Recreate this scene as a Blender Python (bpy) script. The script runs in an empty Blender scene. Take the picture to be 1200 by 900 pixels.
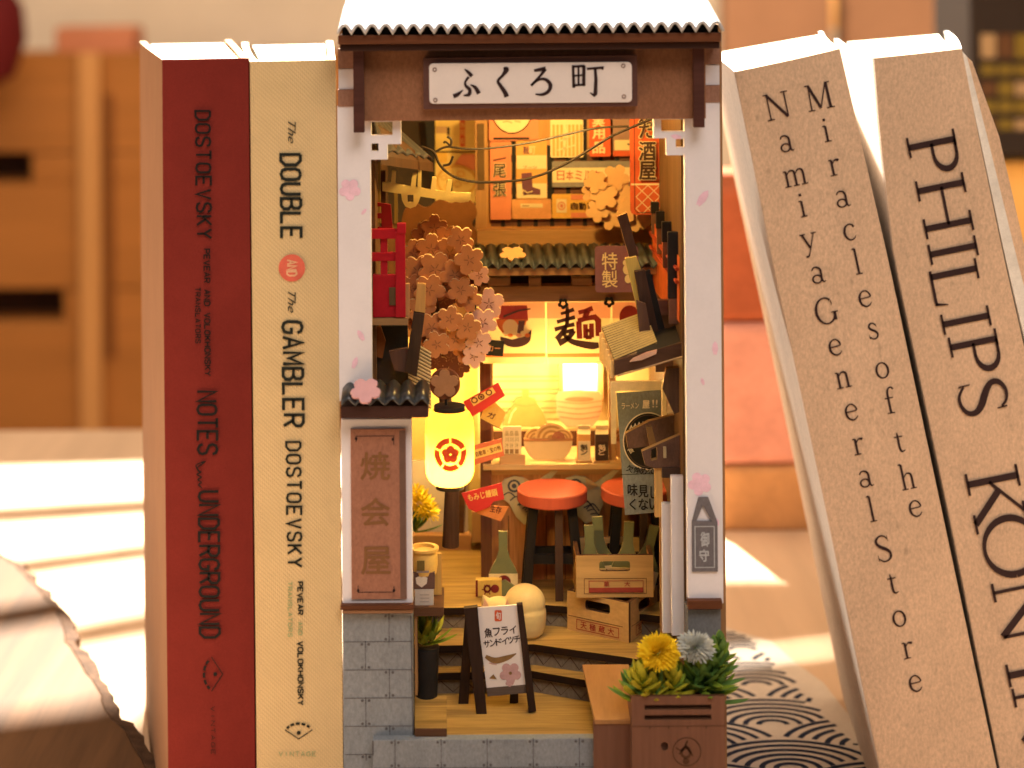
import bpy, bmesh, math, random
from mathutils import Vector, Matrix
from mathutils.geometry import tessellate_polygon
R = math.radians
random.seed(7)
SC = bpy.context.scene
COL = SC.collection
# ------------------------------------------------------------------ camera
# Lengths below are in "units" of 0.235 mm (one photo pixel at the front of the model town); S turns them into metres.
S = 0.000235
D = 2120.0                  # camera distance to the facade
VX, VY = 540.0, -40.0       # principal point of the shifted lens
TH = 0.0075                 # slight roll
H = 1080.0                  # lens height over the table top
CT, ST = math.cos(TH), math.sin(TH)
cam = bpy.data.cameras.new('camera')
camo = bpy.data.objects.new('camera', cam); COL.objects.link(camo)
cam.sensor_fit = 'HORIZONTAL'; cam.sensor_width = 36.0
cam.lens = D / 1200 * 36.0
cam.shift_x = (600 - VX) / 1200
cam.shift_y = -(450 - VY) / 1200
cam.clip_start = 0.02; cam.clip_end = 60
camo.matrix_world = Matrix(((CT, ST, 0, 0), (0, 0, -1, -D * S), (-ST, CT, 0, H * S), (0, 0, 0, 1)))
cam.dof.use_dof = True
cam.dof.focus_distance = (D + 125) * S
cam.dof.aperture_fstop = (cam.lens / 1000) / (27 * S)
SC.camera = camo
# ------------------------------------------------------------------ world, lamps, exposure
SC.view_settings.view_transform = 'Standard'
SC.view_settings.look = 'None'
SC.view_settings.exposure = 0.0
SC.view_settings.gamma = 1.0
W = bpy.data.worlds.new('World'); SC.world = W; W.use_nodes = True
W.node_tree.nodes['Background'].inputs[0].default_value = (1, .77, .58, 1)
W.node_tree.nodes['Background'].inputs[1].default_value = 0.08
SC.cycles.use_denoising = True
SC.cycles.max_bounces = 8
SC.cycles.sample_clamp_indirect = 6.0

def aim(o, loc, tgt):
    o.location = loc
    o.rotation_euler = (Vector(tgt) - Vector(loc)).to_track_quat('-Z', 'Y').to_euler()

def lamp(kind, name, energy, color, loc, tgt=None, **kw):
    l = bpy.data.lights.new(name, kind); l.energy = energy; l.color = color
    for k, v in kw.items(): setattr(l, k, v)
    o = bpy.data.objects.new(name, l); COL.objects.link(o)
    if tgt is not None: aim(o, loc, tgt)
    else: o.location = loc
    return o
SUN_T = Vector((0.0, 0.16, 0.0))
SUN_D = Vector((-0.11, 0.60, 0.79)).normalized()      # from the table towards the window behind
lamp('SPOT', 'window_sunlight', 4300, (1, .90, .74), SUN_T + SUN_D * 3.2, SUN_T, spot_size=R(46), spot_blend=.3, shadow_soft_size=.022)
lamp('AREA', 'room_fill', 27.5, (1, .865, .765), (0.35, -1.35, 1.75), (0, 0, .13), shape='RECTANGLE', size=1.3, size_y=.9)
lamp('AREA', 'room_fill_side', 5.5, (1, .84, .72), (-1.5, -.35, .55), (0.2, .1, .15), shape='RECTANGLE', size=.8, size_y=.8)
lamp('AREA', 'room_glow_behind', 34, (1, .72, .46), (-.2, .55, 1.7), (0, 1.3, .1), shape='RECTANGLE', size=1.6, size_y=.8)

# ------------------------------------------------------------------ projection helpers
def P(px, py, d=0.0):
    k = (D + d) / D
    lx, ly = (px - VX) * k, (VY - py) * k
    return Vector((lx * CT + ly * ST, d, -lx * ST + ly * CT + H))
def mp(cx, cy, d):
    c = P(cx, cy, d); k = (D + d) / D
    return lambda u, v, e=0.0: Vector((c.x + (u - cx) * k, d + e, c.z - (v - cy) * k))
def G(px, py, z):                     # pixel -> point at height z
    lx, ly = px - VX, VY - py
    k = (z - H) / (-lx * ST + ly * CT)
    return P(px, py, D * (k - 1))
L0, L1, L2, L3 = H - 902, H - 874, H - 846, H - 818

# ------------------------------------------------------------------ materials
def lin(*c):
    return tuple(((x / 255) / 12.92 if x / 255 <= .04045 else ((x / 255 + .055) / 1.055) ** 2.4) for x in c)
def alb(r, g, b):                     # colour seen in the warm room light -> the surface's own colour
    l = lin(r, g, b); return tuple(min(.86, a / f) for a, f in zip(l, (.92, .70, .55)))
MC = {}
def M(name, c, rough=.6, kind='plain', amt=.12, scale=.06, bump=.0, spec=.18, c2=None, axis='z', metal=0.0):
    if name in MC: return MC[name]
    m = bpy.data.materials.new(name); m.use_nodes = True; MC[name] = m
    nt = m.node_tree; N = nt.nodes; L = nt.links
    b = N['Principled BSDF']
    b.inputs['Roughness'].default_value = rough
    b.inputs['Specular IOR Level'].default_value = spec
    b.inputs['Metallic'].default_value = metal
    tc = N.new('ShaderNodeTexCoord')
    vm = N.new('ShaderNodeVectorMath'); vm.operation = 'MULTIPLY'
    k = 1 / S
    st = {'x': (.07, 1, 1), 'z': (1, 1, .07), 'y': (1, .07, 1)}[axis] if kind == 'wood' else (1, 1, .55) if kind == 'kraft' else (1, 1, 1)
    vm.inputs[1].default_value = (k * st[0], k * st[1], k * st[2])
    L.new(tc.outputs['Object'], vm.inputs[0])
    def noise(sc, det=4, ro=.6):
        n = N.new('ShaderNodeTexNoise'); n.inputs['Scale'].default_value = sc
        n.inputs['Detail'].default_value = det; n.inputs['Roughness'].default_value = ro
        L.new(vm.outputs[0], n.inputs['Vector']); return n
    def ramp(src, p0, v0, p1, v1):
        r = N.new('ShaderNodeMapRange'); r.inputs[1].default_value = p0; r.inputs[2].default_value = p1
        r.inputs[3].default_value = v0; r.inputs[4].default_value = v1
        L.new(src, r.inputs[0]); return r.outputs[0]
    def mul(a, bb):
        q = N.new('ShaderNodeMath'); q.operation = 'MULTIPLY'; L.new(a, q.inputs[0]); L.new(bb, q.inputs[1]); return q.outputs[0]
    n1 = noise(scale); hgt = n1.outputs[0]
    f = ramp(n1.outputs[0], .3, 1 - amt, .7, 1 + amt)
    if kind == 'wood':
        n2 = noise(scale * 5, 5, .65); f = mul(f, ramp(n2.outputs[0], .3, 1 - amt * .8, .7, 1 + amt * .8)); hgt = n2.outputs[0]
    elif kind == 'kraft':
        n2 = noise(.34, 4, .75); f = mul(f, ramp(n2.outputs[0], .3, 1 - .20, .7, 1 + .20)); hgt = n2.outputs[0]
        n3 = noise(.09, 2, .5); f = mul(f, ramp(n3.outputs[0], .66, 1, .78, .78))
    elif kind == 'weave':
        ws = []
        for dr, sc in (('X', .13), ('DIAGONAL', .12)):
            w = N.new('ShaderNodeTexWave'); w.bands_direction = dr; w.inputs['Scale'].default_value = sc
            w.inputs['Distortion'].default_value = .6; w.inputs['Detail'].default_value = 1
            L.new(vm.outputs[0], w.inputs['Vector']); ws.append(w.outputs[1])
        ww = mul(ws[0], ws[1]); f = mul(f, ramp(ww, 0, .92, 1, 1.08)); hgt = ww
    elif kind == 'cloth':
        n2 = noise(.5, 3, .7); f = mul(f, ramp(n2.outputs[0], .3, .92, .7, 1.08)); hgt = n2.outputs[0]
    else:
        n2 = noise(scale * 9, 3, .6); f = mul(f, ramp(n2.outputs[0], .3, 1 - amt * .5, .7, 1 + amt * .5)); hgt = n2.outputs[0]
    vs = N.new('ShaderNodeVectorMath'); vs.operation = 'SCALE'
    vs.inputs[0].default_value = c[:3]; L.new(f, vs.inputs[3])
    if c2:
        n4 = noise(scale * 2.2, 3, .6)
        mx = N.new('ShaderNodeMix'); mx.data_type = 'VECTOR'
        L.new(ramp(n4.outputs[0], .42, 0, .62, 1), mx.inputs[0]); mx.inputs[4].default_value = c[:3]; mx.inputs[5].default_value = c2[:3]
        L.new(mx.outputs[1], vs.inputs[0])
    L.new(vs.outputs[0], b.inputs['Base Color'])
    if bump:
        bp = N.new('ShaderNodeBump'); bp.inputs['Strength'].default_value = bump; bp.inputs['Distance'].default_value = S * 1.5
        L.new(hgt, bp.inputs['Height']); L.new(bp.outputs[0], b.inputs['Normal'])
    return m
def EM(name, c, strength):
    m = bpy.data.materials.new(name); m.use_nodes = True; MC[name] = m
    b = m.node_tree.nodes['Principled BSDF']
    b.inputs['Base Color'].default_value = (*c, 1); b.inputs['Emission Color'].default_value = (*c, 1)
    b.inputs['Emission Strength'].default_value = strength; return m
def SHADE(name, c, tr=.7):            # thin paper that lets a lamp shine through
    m = bpy.data.materials.new(name); m.use_nodes = True; MC[name] = m
    nt = m.node_tree; N = nt.nodes; L = nt.links
    o = N['Material Output']; N.remove(N['Principled BSDF'])
    a = N.new('ShaderNodeBsdfDiffuse'); t = N.new('ShaderNodeBsdfTranslucent'); x = N.new('ShaderNodeMixShader')
    a.inputs[0].default_value = (*c, 1); t.inputs[0].default_value = (*c, 1); x.inputs[0].default_value = tr
    L.new(a.outputs[0], x.inputs[1]); L.new(t.outputs[0], x.inputs[2]); L.new(x.outputs[0], o.inputs[0]); return m

white = M('white_painted_board', alb(222, 194, 178), .7, 'plain', .025, .03)
creamboard = M('cream_card', (.80, .66, .42), .7, 'plain', .05)
gable = M('brown_painted_board', alb(142, 86, 54), .65, 'kraft', .06, .02)
darktrim = M('dark_brown_trim', alb(74, 38, 28), .55, 'wood', .2, .05, .1, axis='x')
eavewood = M('burnt_eave_wood', alb(98, 50, 26), .55, 'wood', .25, .05, .1, axis='x')
mdf = M('raw_fibreboard', (.42, .22, .085), .65, 'wood', .16, .05, .08, axis='z')
mdfx = M('raw_fibreboard_lying', (.42, .22, .085), .65, 'wood', .16, .05, .08, axis='x')
mdfd = M('burnt_edge_fibreboard', (.10, .045, .022), .6, 'wood', .2, .05, axis='x')
tilem = M('dark_roof_tile', (.028, .030, .034), .34, 'plain', .2, .05, .0, .7)
stone = M('grey_stone_card', alb(128, 118, 110), .75, 'kraft', .10, .02)
stonel = M('stone_joint', alb(96, 84, 78), .8)
stoned = M('stone_notch', alb(90, 78, 72), .8)
floorm = M('paved_card', (.37, .225, .065), .7, 'wood', .3, .05, axis='x')
ink = M('black_ink', (.012, .010, .010), .6)
inkb = M('brown_ink', alb(52, 30, 26), .6)
plate = M('sign_plate_card', alb(224, 190, 166), .65, 'plain', .025, .03)
signframe = M('sign_frame_wood', alb(92, 54, 42), .6, 'wood', .12, .05, axis='x')
pink = M('pink_petal_print', alb(240, 172, 170), .7)
blackm = M('black_card', (.02, .018, .017), .55, 'plain', .2)
charcoal = M('charcoal_painted_wood', (.014, .011, .010), .5, 'wood', .25, .06)

# ------------------------------------------------------------------ mesh builder
_tx = {}
def text_geo(s, bold=0.0, shear=0.0, space=1.0):
    key = (s, bold, shear, space)
    if key not in _tx:
        cu = bpy.data.curves.new('t', 'FONT'); cu.body = s; cu.resolution_u = 3; cu.offset = bold; cu.shear = shear; cu.space_character = space
        o = bpy.data.objects.new('t', cu); me = bpy.data.meshes.new_from_object(o)
        vs = [(v.co.x, v.co.y) for v in me.vertices]; fs = [tuple(p.vertices) for p in me.polygons]
        bpy.data.meshes.remove(me); bpy.data.objects.remove(o); bpy.data.curves.remove(cu)
        x0 = min(v[0] for v in vs); x1 = max(v[0] for v in vs); y0 = min(v[1] for v in vs); y1 = max(v[1] for v in vs)
        _tx[key] = ([((x - x0) / (x1 - x0) - .5, (y - y0) / (y1 - y0) - .5) for x, y in vs], fs)
    return _tx[key]
def cr(pts, n=6):                     # smooth curve through points of any dimension
    out = []; m = len(pts)
    for i in range(m - 1):
        p0, p1, p2, p3 = pts[max(0, i - 1)], pts[i], pts[i + 1], pts[min(m - 1, i + 2)]
        for j in range(n):
            t = j / n
            out.append(tuple(.5 * (2 * b + (c - a) * t + (2 * a - 5 * b + 4 * c - d) * t * t + (3 * b - a - 3 * c + d) * t ** 3) for a, b, c, d in zip(p0, p1, p2, p3)))
    out.append(tuple(pts[-1])); return out
class MB:
    def __init__(s): s.v = []; s.f = []; s.m = []; s.X = None
    def add(s, vs, fs, mi=0):
        o = len(s.v)
        s.v += [(s.X @ Vector(v)) if s.X is not None else Vector(v) for v in vs]
        for f in fs: s.f.append([i + o for i in f]); s.m.append(mi)
    def prism(s, loops, f, t, mi=0, ms=None):
        if loops and not isinstance(loops[0][0], (tuple, list)): loops = [loops]
        flat = [p for l in loops for p in l]
        tri = tessellate_polygon([[Vector((p[0], -p[1], 0)) for p in l] for l in loops])
        a = [f(*p) for p in flat]; n = len(a); b = [p + Vector((0, t, 0)) for p in a]
        s.add(a + b, [tuple(x) for x in tri], mi)
        o = len(s.v) - 2 * n
        for x in tri: s.f.append([o + n + i for i in reversed(x)]); s.m.append(mi)
        k = 0
        for l in loops:
            for i in range(len(l)):
                j = (i + 1) % len(l)
                s.f.append([o + k + i, o + k + j, o + n + k + j, o + n + k + i]); s.m.append(mi if ms is None else ms)
            k += len(l)
    def rect(s, x0, y0, x1, y1, d, t, mi=0, ms=None):
        s.prism([(x0, y0), (x1, y0), (x1, y1), (x0, y1)], mp((x0 + x1) / 2, (y0 + y1) / 2, d), t, mi, ms)
    def quad(s, pts, f, mi=0):
        s.add([f(*p) for p in pts], [tuple(range(len(pts)))], mi)
    def poly(s, loops, f, mi=0):
        if not isinstance(loops[0][0], (tuple, list)): loops = [loops]
        tri = tessellate_polygon([[Vector((p[0], -p[1], 0)) for p in l] for l in loops])
        s.add([f(*p) for l in loops for p in l], [tuple(x) for x in tri], mi)
    def box(s, x0, x1, y0, y1, z0, z1, mi=0):
        vs = [(x, y, z) for x in (x0, x1) for y in (y0, y1) for z in (z0, z1)]
        s.add(vs, [(0, 1, 3, 2), (4, 6, 7, 5), (0, 4, 5, 1), (2, 3, 7, 6), (0, 2, 6, 4), (1, 5, 7, 3)], mi)
    def hexa(s, a, mi=0):             # 8 corners: 4 of the top ring, 4 of the bottom ring
        s.add(a, [(0, 1, 2, 3), (7, 6, 5, 4), (0, 4, 5, 1), (1, 5, 6, 2), (2, 6, 7, 3), (3, 7, 4, 0)], mi)
    def slab(s, pts, t, mi=0, ms=None):   # polygon of 3D points at one height, t thick downwards
        n = len(pts); a = [Vector(p) for p in pts]; b = [p - Vector((0, 0, t)) for p in a]
        tri = tessellate_polygon([[Vector((p.x, p.y, 0)) for p in a]])
        s.add(a + b, [tuple(x) for x in tri] + [tuple(n + i for i in reversed(x)) for x in tri], mi)
        o = len(s.v) - 2 * n
        for i in range(n):
            j = (i + 1) % n; s.f.append([o + i, o + j, o + n + j, o + n + i]); s.m.append(mi if ms is None else ms)
    def tube(s, pts, r, n=8, mi=0):
        pts = [Vector(p) for p in pts]; rs = r if isinstance(r, (list, tuple)) else [r] * len(pts); rings = []
        for i, p in enumerate(pts):
            t = (pts[min(i + 1, len(pts) - 1)] - pts[max(i - 1, 0)]).normalized()
            u = t.orthogonal().normalized() if i == 0 else (u - t * u.dot(t)).normalized()
            w = t.cross(u); rings.append([p + (u * math.cos(a) + w * math.sin(a)) * rs[i] for a in [2 * math.pi * k / n for k in range(n)]])
        vs = [q for g in rings for q in g]; fs = []
        for i in range(len(pts) - 1):
            for k in range(n): fs.append((i * n + k, i * n + (k + 1) % n, (i + 1) * n + (k + 1) % n, (i + 1) * n + k))
        fs.append(tuple(range(n))); fs.append(tuple(range((len(pts) - 1) * n, len(pts) * n)))
        s.add(vs, fs, mi)
    def lathe(s, prof, c, n=32, mi=0, cap=True):
        vs = []; fs = []; c = Vector(c)
        for r, z in prof:
            for k in range(n): a = 2 * math.pi * k / n; vs.append(c + Vector((r * math.cos(a), r * math.sin(a), z)))
        for i in range(len(prof) - 1):
            for k in range(n): fs.append((i * n + k, i * n + (k + 1) % n, (i + 1) * n + (k + 1) % n, (i + 1) * n + k))
        if cap: fs.append(tuple(range(n))); fs.append(tuple(range((len(prof) - 1) * n, len(prof) * n)))
        s.add(vs, fs, mi)
    def stroke(s, pts, f, w=2.0, mi=0, smooth=False, n=6, e=0.0):   # brush stroke, points (u, v[, width])
        pts = [p if len(p) > 2 else (p[0], p[1], w) for p in pts]
        if smooth: pts = cr(pts, n)
        Lf, Rt = [], []
        for i, p in enumerate(pts):
            a, b = pts[max(0, i - 1)], pts[min(len(pts) - 1, i + 1)]
            def dirn(q, r):
                x, y = r[0] - q[0], r[1] - q[1]; l = math.hypot(x, y) or 1e-6; return x / l, y / l
            d1 = dirn(a, p) if i else dirn(p, b); d2 = dirn(p, b) if i < len(pts) - 1 else d1
            nx, ny = -(d1[1] + d2[1]), d1[0] + d2[0]; l = math.hypot(nx, ny) or 1e-6; nx /= l; ny /= l
            cs = max(.45, -nx * d1[1] + ny * d1[0]); h = p[2] / 2 / cs
            Lf.append((p[0] + nx * h, p[1] + ny * h)); Rt.append((p[0] - nx * h, p[1] - ny * h))
        k = len(pts)
        s.add([f(*q) for q in Lf + Rt], [(i, i + 1, k + i + 1, k + i) for i in range(k - 1)], mi)
    def disc(s, cx, cy, rx, ry, f, mi=0, n=28, r0=0.0):
        o = [(cx + rx * math.cos(2 * math.pi * i / n), cy + ry * math.sin(2 * math.pi * i / n)) for i in range(n)]
        if r0:
            i_ = [(cx + (x - cx) * r0, cy + (y - cy) * r0) for x, y in o]
            s.add([f(*q) for q in o + i_], [(i, (i + 1) % n, n + (i + 1) % n, n + i) for i in range(n)], mi)
        else: s.add([f(*q) for q in o], [tuple(range(n))], mi)
    def text(s, t, cx, cy, w, h, f, mi=0, rot=0.0, bold=0.0, shear=0.0, space=1.0):
        vs, fs = text_geo(t, 0.0, shear, space); c, q = math.cos(R(rot)), math.sin(R(rot))
        e = bold * min(h, w / max(1, len(t))) ; sh = [(0, 0)] if not bold else [(e, 0), (-e, 0), (0, e), (0, -e)] if bold < .06 else [(e * math.cos(R(a)), e * math.sin(R(a))) for a in range(0, 360, 45)]
        for i, (dx, dy) in enumerate(sh):
            out = []
            for x, y in vs:
                a, b = x * w + dx, -y * h + dy
                out.append(f(cx + a * c - b * q, cy + a * q + b * c) + Vector((0, -.04 * i, 0)))
            s.add(out, fs, mi)
    def build(s, name, mats, parent=None, smooth=False, bevel=0.0, loc=None):
        me = bpy.data.meshes.new(name)
        o = bpy.data.objects.new(name, me)
        org = ORG.get(parent.name, Vector((0, 0, 0))) if parent is not None else (Vector(loc) if loc is not None else s.base())
        me.from_pydata([(v - org) * S for v in s.v], [], s.f)
        mats = mats if isinstance(mats, (list, tuple)) else [mats]
        for m in mats: me.materials.append(m)
        me.polygons.foreach_set('material_index', [min(i, len(mats) - 1) for i in s.m])
        bm = bmesh.new(); bm.from_mesh(me); bmesh.ops.recalc_face_normals(bm, faces=bm.faces); bm.to_mesh(me); bm.free()
        if smooth:
            me.polygons.foreach_set('use_smooth', [True] * len(me.polygons)); me.set_sharp_from_angle(angle=R(40))
        COL.objects.link(o)
        if parent is not None: o.parent = parent
        else: o.location = org * S
        ORG[o.name] = org
        if bevel:
            b = o.modifiers.new('bevel', 'BEVEL'); b.width = bevel * S; b.segments = 2; b.limit_method = 'ANGLE'; b.angle_limit = R(50)
        return o
    def base(s):
        xs = [v.x for v in s.v]; ys = [v.y for v in s.v]; zs = [v.z for v in s.v]
        return Vector(((min(xs) + max(xs)) / 2, (min(ys) + max(ys)) / 2, min(zs)))
ORG = {}
def thing(name, label, cat, loc, group=None):
    o = bpy.data.objects.new(name, None); COL.objects.link(o); o.location = Vector(loc) * S; ORG[o.name] = Vector(loc)
    o.empty_display_size = .01
    return tag(o, label, cat, group)
def tag(o, label, cat, group=None):
    o['label'] = label; o['category'] = cat
    if group: o['group'] = group
    return o
def flower(cx, cy, r, rot=0.0, notch=.0, n=55, deep=.42, sy=1.0):
    out = []
    for i in range(n):
        a = 2 * math.pi * i / n; q = abs(math.cos(2.5 * (a)))
        rr = r * (1 - deep + deep * q ** .55)
        if notch and q > .985: rr *= 1 - notch
        out.append((cx + rr * math.cos(a + rot), cy + sy * rr * math.sin(a + rot)))
    return out
def rrect(x0, y0, x1, y1, r, n=4):
    out = []
    for cx, cy, a0 in ((x1 - r, y0 + r, -90), (x1 - r, y1 - r, 0), (x0 + r, y1 - r, 90), (x0 + r, y0 + r, 180)):
        for i in range(n + 1): a = R(a0 + 90 * i / n); out.append((cx + r * math.cos(a), cy + r * math.sin(a)))
    return out

# ================================================================== the surroundings
def structure(o): o['kind'] = 'structure'; return o
tablem = M('oiled_table_wood', (.56, .39, .26), .5, 'wood', .10, .004, .05, axis='y')
b = MB(); b.box(-2600, 2600, -900, 2120, -120, 0); structure(b.build('table_top', tablem, bevel=6))
wallm = M('cream_wall_plaster', (.86, .76, .62), .8, 'plain', .05, .002)
b = MB(); b.box(-9000, 9000, 9000, 9100, -6000, 1750); structure(b.build('wall', wallm))
b = MB(); b.box(-9000, 9000, 2400, 9000, -3300, -3200); structure(b.build('floor', M('room_floor_wood', (.45, .27, .13), .6, 'wood', .12, .002, axis='x')))
# unseen window bars, added and shaped for the shadows on the table
wf = thing('shadow_frame', 'unseen window bars added behind the table to shape its shadows', 'window', (0, 3300, 3900))
LQ = (SUN_T + SUN_D * 3.2) / S
wfm = M('shadow_frame_wood', (.3, .2, .12), .6)
def shade_bar(pts):                  # an added bar, shaped so that its shadow falls on these table points
    q = []
    for x, y, *z in pts:
        g = G(x, y, z[0] if z else 0); q.append(g.lerp(LQ, (3300 - g.y) / (LQ.y - g.y)))
    b = MB(); b.prism([(p.x, -p.z) for p in q], lambda u, v: Vector((u, 3300, -v)), 40); b.build('shadow_bar', wfm, wf)
shade_bar([(-300, 470), (480, 470), (480, 532), (-300, 556)])
shade_bar([(-300, 622), (480, 574), (480, 582), (-300, 634)])
shade_bar([(-300, 709), (480, 606), (480, 615), (-300, 719)])
shade_bar([(-300, 820), (480, 668), (480, 696), (-300, 826)])
shade_bar([(-300, 900, 40), (105, 846, 40), (190, 827), (480, 776), (480, 1100), (-300, 1100)])
shade_bar([(560, 694), (1400, 686), (1400, 702), (560, 806)])
shade_bar([(560, 838), (1400, 718), (1400, 1100), (560, 1100)])
# cabinet far left
cab = thing('cabinet', 'orange wooden cabinet with dark open compartments standing far behind', 'cabinet', P(60, 520, 8000))
cabm = M('orange_cabinet_wood', (.42, .175, .045), .55, 'wood', .12, .003, axis='x')
b = MB(); 
for r in ((-300, 62, 420, 178), (-300, 214, 420, 338), (-300, 378, 420, 878), (36, 178, 420, 214), (74, 338, 420, 378)): b.rect(*r, 8000, 400)
b.build('carcass', cabm, cab, bevel=20)
b = MB(); b.rect(-300, 150, 420, 400, 8300, 20); b.build('back_panel', M('cabinet_back', (.06, .026, .012), .7), cab)
b = MB(); b.rect(-300, 104, 66, 180, 8020, 60); b.rect(122, 110, 134, 420, 7990, 60); b.rect(-300, 270, 60, 300, 8010, 60); b.build('recess_shade', M('recess_shade_brown', (.20, .075, .02), .6, 'wood', .15, .003), cab)  # recess shade put into a darker brown; the upright strip stands for a gap
b = MB(); b.rect(92, 62, 118, 560, 7900, 80); b.build('post', M('light_cabinet_post', (.58, .30, .11), .5, 'wood', .1, .003), cab, bevel=15)
b = MB(); c = P(-8, 30, 7600); b.lathe([(0, -330), (110, -270), (175, -75), (160, 100), (75, 240), (0, 260)], c, 24)
tag(b.build('cushion', M('dark_red_fabric', (.12, .01, .012), .8), smooth=True), 'dark red round cushion on the orange cabinet', 'cushion')
b = MB(); b.rect(64, 32, 158, 64, 8100, 300)
tag(b.build('folded_blanket', M('coral_fabric', (.62, .25, .14), .8), bevel=20), 'coral folded blanket lying behind the cabinet', 'blanket')
# things far right
b = MB(); b.rect(1138, -40, 1420, 182, 2900, 400); ds = thing('bookshelf', 'dark bookshelf with olive and black spines behind the leaning books', 'bookshelf', P(1250, 300, 2900))
b.build('carcass', M('dark_shelf_wood', (.022, .014, .010), .6), ds, bevel=10)
b = MB()
for y0, y1, mi in ((40, 68, 1), (76, 88, 0), (96, 112, 2), (118, 132, 0), (140, 152, 2)):
    for k in range(7): b.rect(1150 + k * 20, y0, 1167 + k * 20, y1, 2894, 6, (mi + k) % 3 if mi else 0)
b.build('spine_row', [M('olive_spine', (.16, .11, .015), .6), M('tan_spine', (.3, .2, .1), .6), M('brown_spine', (.09, .04, .015), .6)], ds)
b = MB(); b.rect(1120, 188, 1420, 620, 3000, 300)
tag(b.build('side_table', M('honey_wood', (.85, .48, .13), .5, 'wood', .2, .004), bevel=15), 'honey coloured wooden chest standing under the dark bookshelf', 'chest')
for px, py, r, w in ((1088, 6, 75, 3.2), (985, 4, 42, 1.3)):
    b = MB(); c = P(px, py, 6500); b.lathe([(0, -r * 3)] + [(3 * r * math.sin(R(a)), -3 * r * math.cos(R(a))) for a in range(15, 180, 15)] + [(0, r * 3)], c, 20)
    tag(b.build('globe_lamp', EM('globe_glow_%d' % px, (1, .52, .16), w * .55), smooth=True), 'large glowing orange globe lamp' if r > 50 else 'small faint orange globe lamp', 'lamp')
b = MB(); b.rect(850, -30, 975, 130, 6000, 200); b.rect(990, -30, 1150, 130, 6100, 200)
tag(b.build('room_screen', M('dusty_brown_panel', (.46, .26, .16), .7, 'plain', .08, .003), bevel=20), 'dusty brown folding screen standing far behind the leaning books', 'screen')
for x0, y0, x1, y1, nm, c, lb in ((838, 218, 972, 377, 'rust', (.36, .085, .03), 'rust red fabric box on top of its stack'),
                                 (836, 379, 968, 545, 'salmon', (.62, .27, .19), 'salmon pink fabric box in the middle of its stack'),
                                 (834, 547, 972, 624, 'orange', (.50, .25, .10), 'orange wooden box at the bottom of its stack')):
    b = MB(); b.rect(x0, y0, x1, y1, 1323, 330)
    tag(b.build('storage_box', M(nm + '_box', c, .7, 'plain', .15, .01), bevel=14), lb, 'box', 'stacked boxes behind the books')

# live edge board at bottom left
wb = MB(); top = 40
e = [(175, 905), (150, 862), (128, 838), (118, 815), (98, 782), (78, 752), (72, 726), (52, 700), (36, 682), (20, 664), (2, 652), (-40, 632)]
e = cr(e, 5); rj = random.Random(4); e = [(x + rj.uniform(-2, 2), y) for x, y in e]; pts = [G(x, y, top) for x, y in e]; bk_ = [G(x + 9 + 9 * (y - 632) / 270 + rj.uniform(-4, 5), y, top - 5) for x, y in e]
wb.slab([G(-260, 632, top), G(-500, 905, top)] + pts, 38, 0, 1)
wb.slab(pts[::-1] + [p - Vector((0, 0, 3)) for p in []] + bk_, 32, 1, 1)
o = wb.build('live_edge_board', [M('honey_board_wood', (.11, .052, .022), .5, 'wood', .26, .008, .1, axis='y', c2=(.07, .033, .015)), M('bark_edge', (.07, .036, .02), .8, 'plain', .5, .05, .3)], bevel=2)
tag(o, 'live-edge wooden board with bark rim on the table beside the red book', 'board')

# wave patterned cloth at right
b = MB()
cl = [G(848, 735, 3), G(905, 752, 3), G(930, 775, 3), G(965, 800, 3), G(1000, 845, 3), G(1040, 905, 3), G(1060, 1010, 3), G(700, 1010, 3), G(700, 745, 3)]
def clz(x, y): return Vector((x, y, 3.4))
b.slab(cl, 2.8, 0)
rw = 122
for row in range(0, 14):
    for k in range(-1, 9):
        cx = 190 + k * rw * 2 + (row % 2) * rw; cy = 860 - row * 70
        for q, rr in enumerate((119, 99, 79, 59, 39, 20)):
            p = []
            for i in range(0, 19):
                a = math.pi * i / 18; x, y = cx + rr * math.cos(a), cy + rr * .72 * math.sin(a)
                # hidden behind the next rows of scales, or off the cloth
                hid = any(((x - (cx + sx)) ** 2 + ((y - cy + 70) / .72) ** 2) < 121 ** 2 for sx in (-rw, rw))
                px = (x / (1 + y / D)) + VX; py = H / (1 + y / D) + VY
                lim = 848 + (max(0, py - 738)) * .98 if py > 738 else 0
                if hid or py < 745 or px > lim + 12: 
                    if len(p) > 1: b.stroke(p, clz, 8, 1)
                    p = []
                else: p.append((x, y))
            if len(p) > 1: b.stroke(p, clz, 8, 1)
o = b.build('wrapping_cloth', [M('cream_cloth', (.60, .51, .43), .85, 'cloth', .05, .02, .2), M('indigo_print', (.02, .028, .055), .85, 'cloth', .1, .02)])
tag(o, 'cream cloth printed with indigo wave scales under the leaning books', 'cloth')

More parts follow.
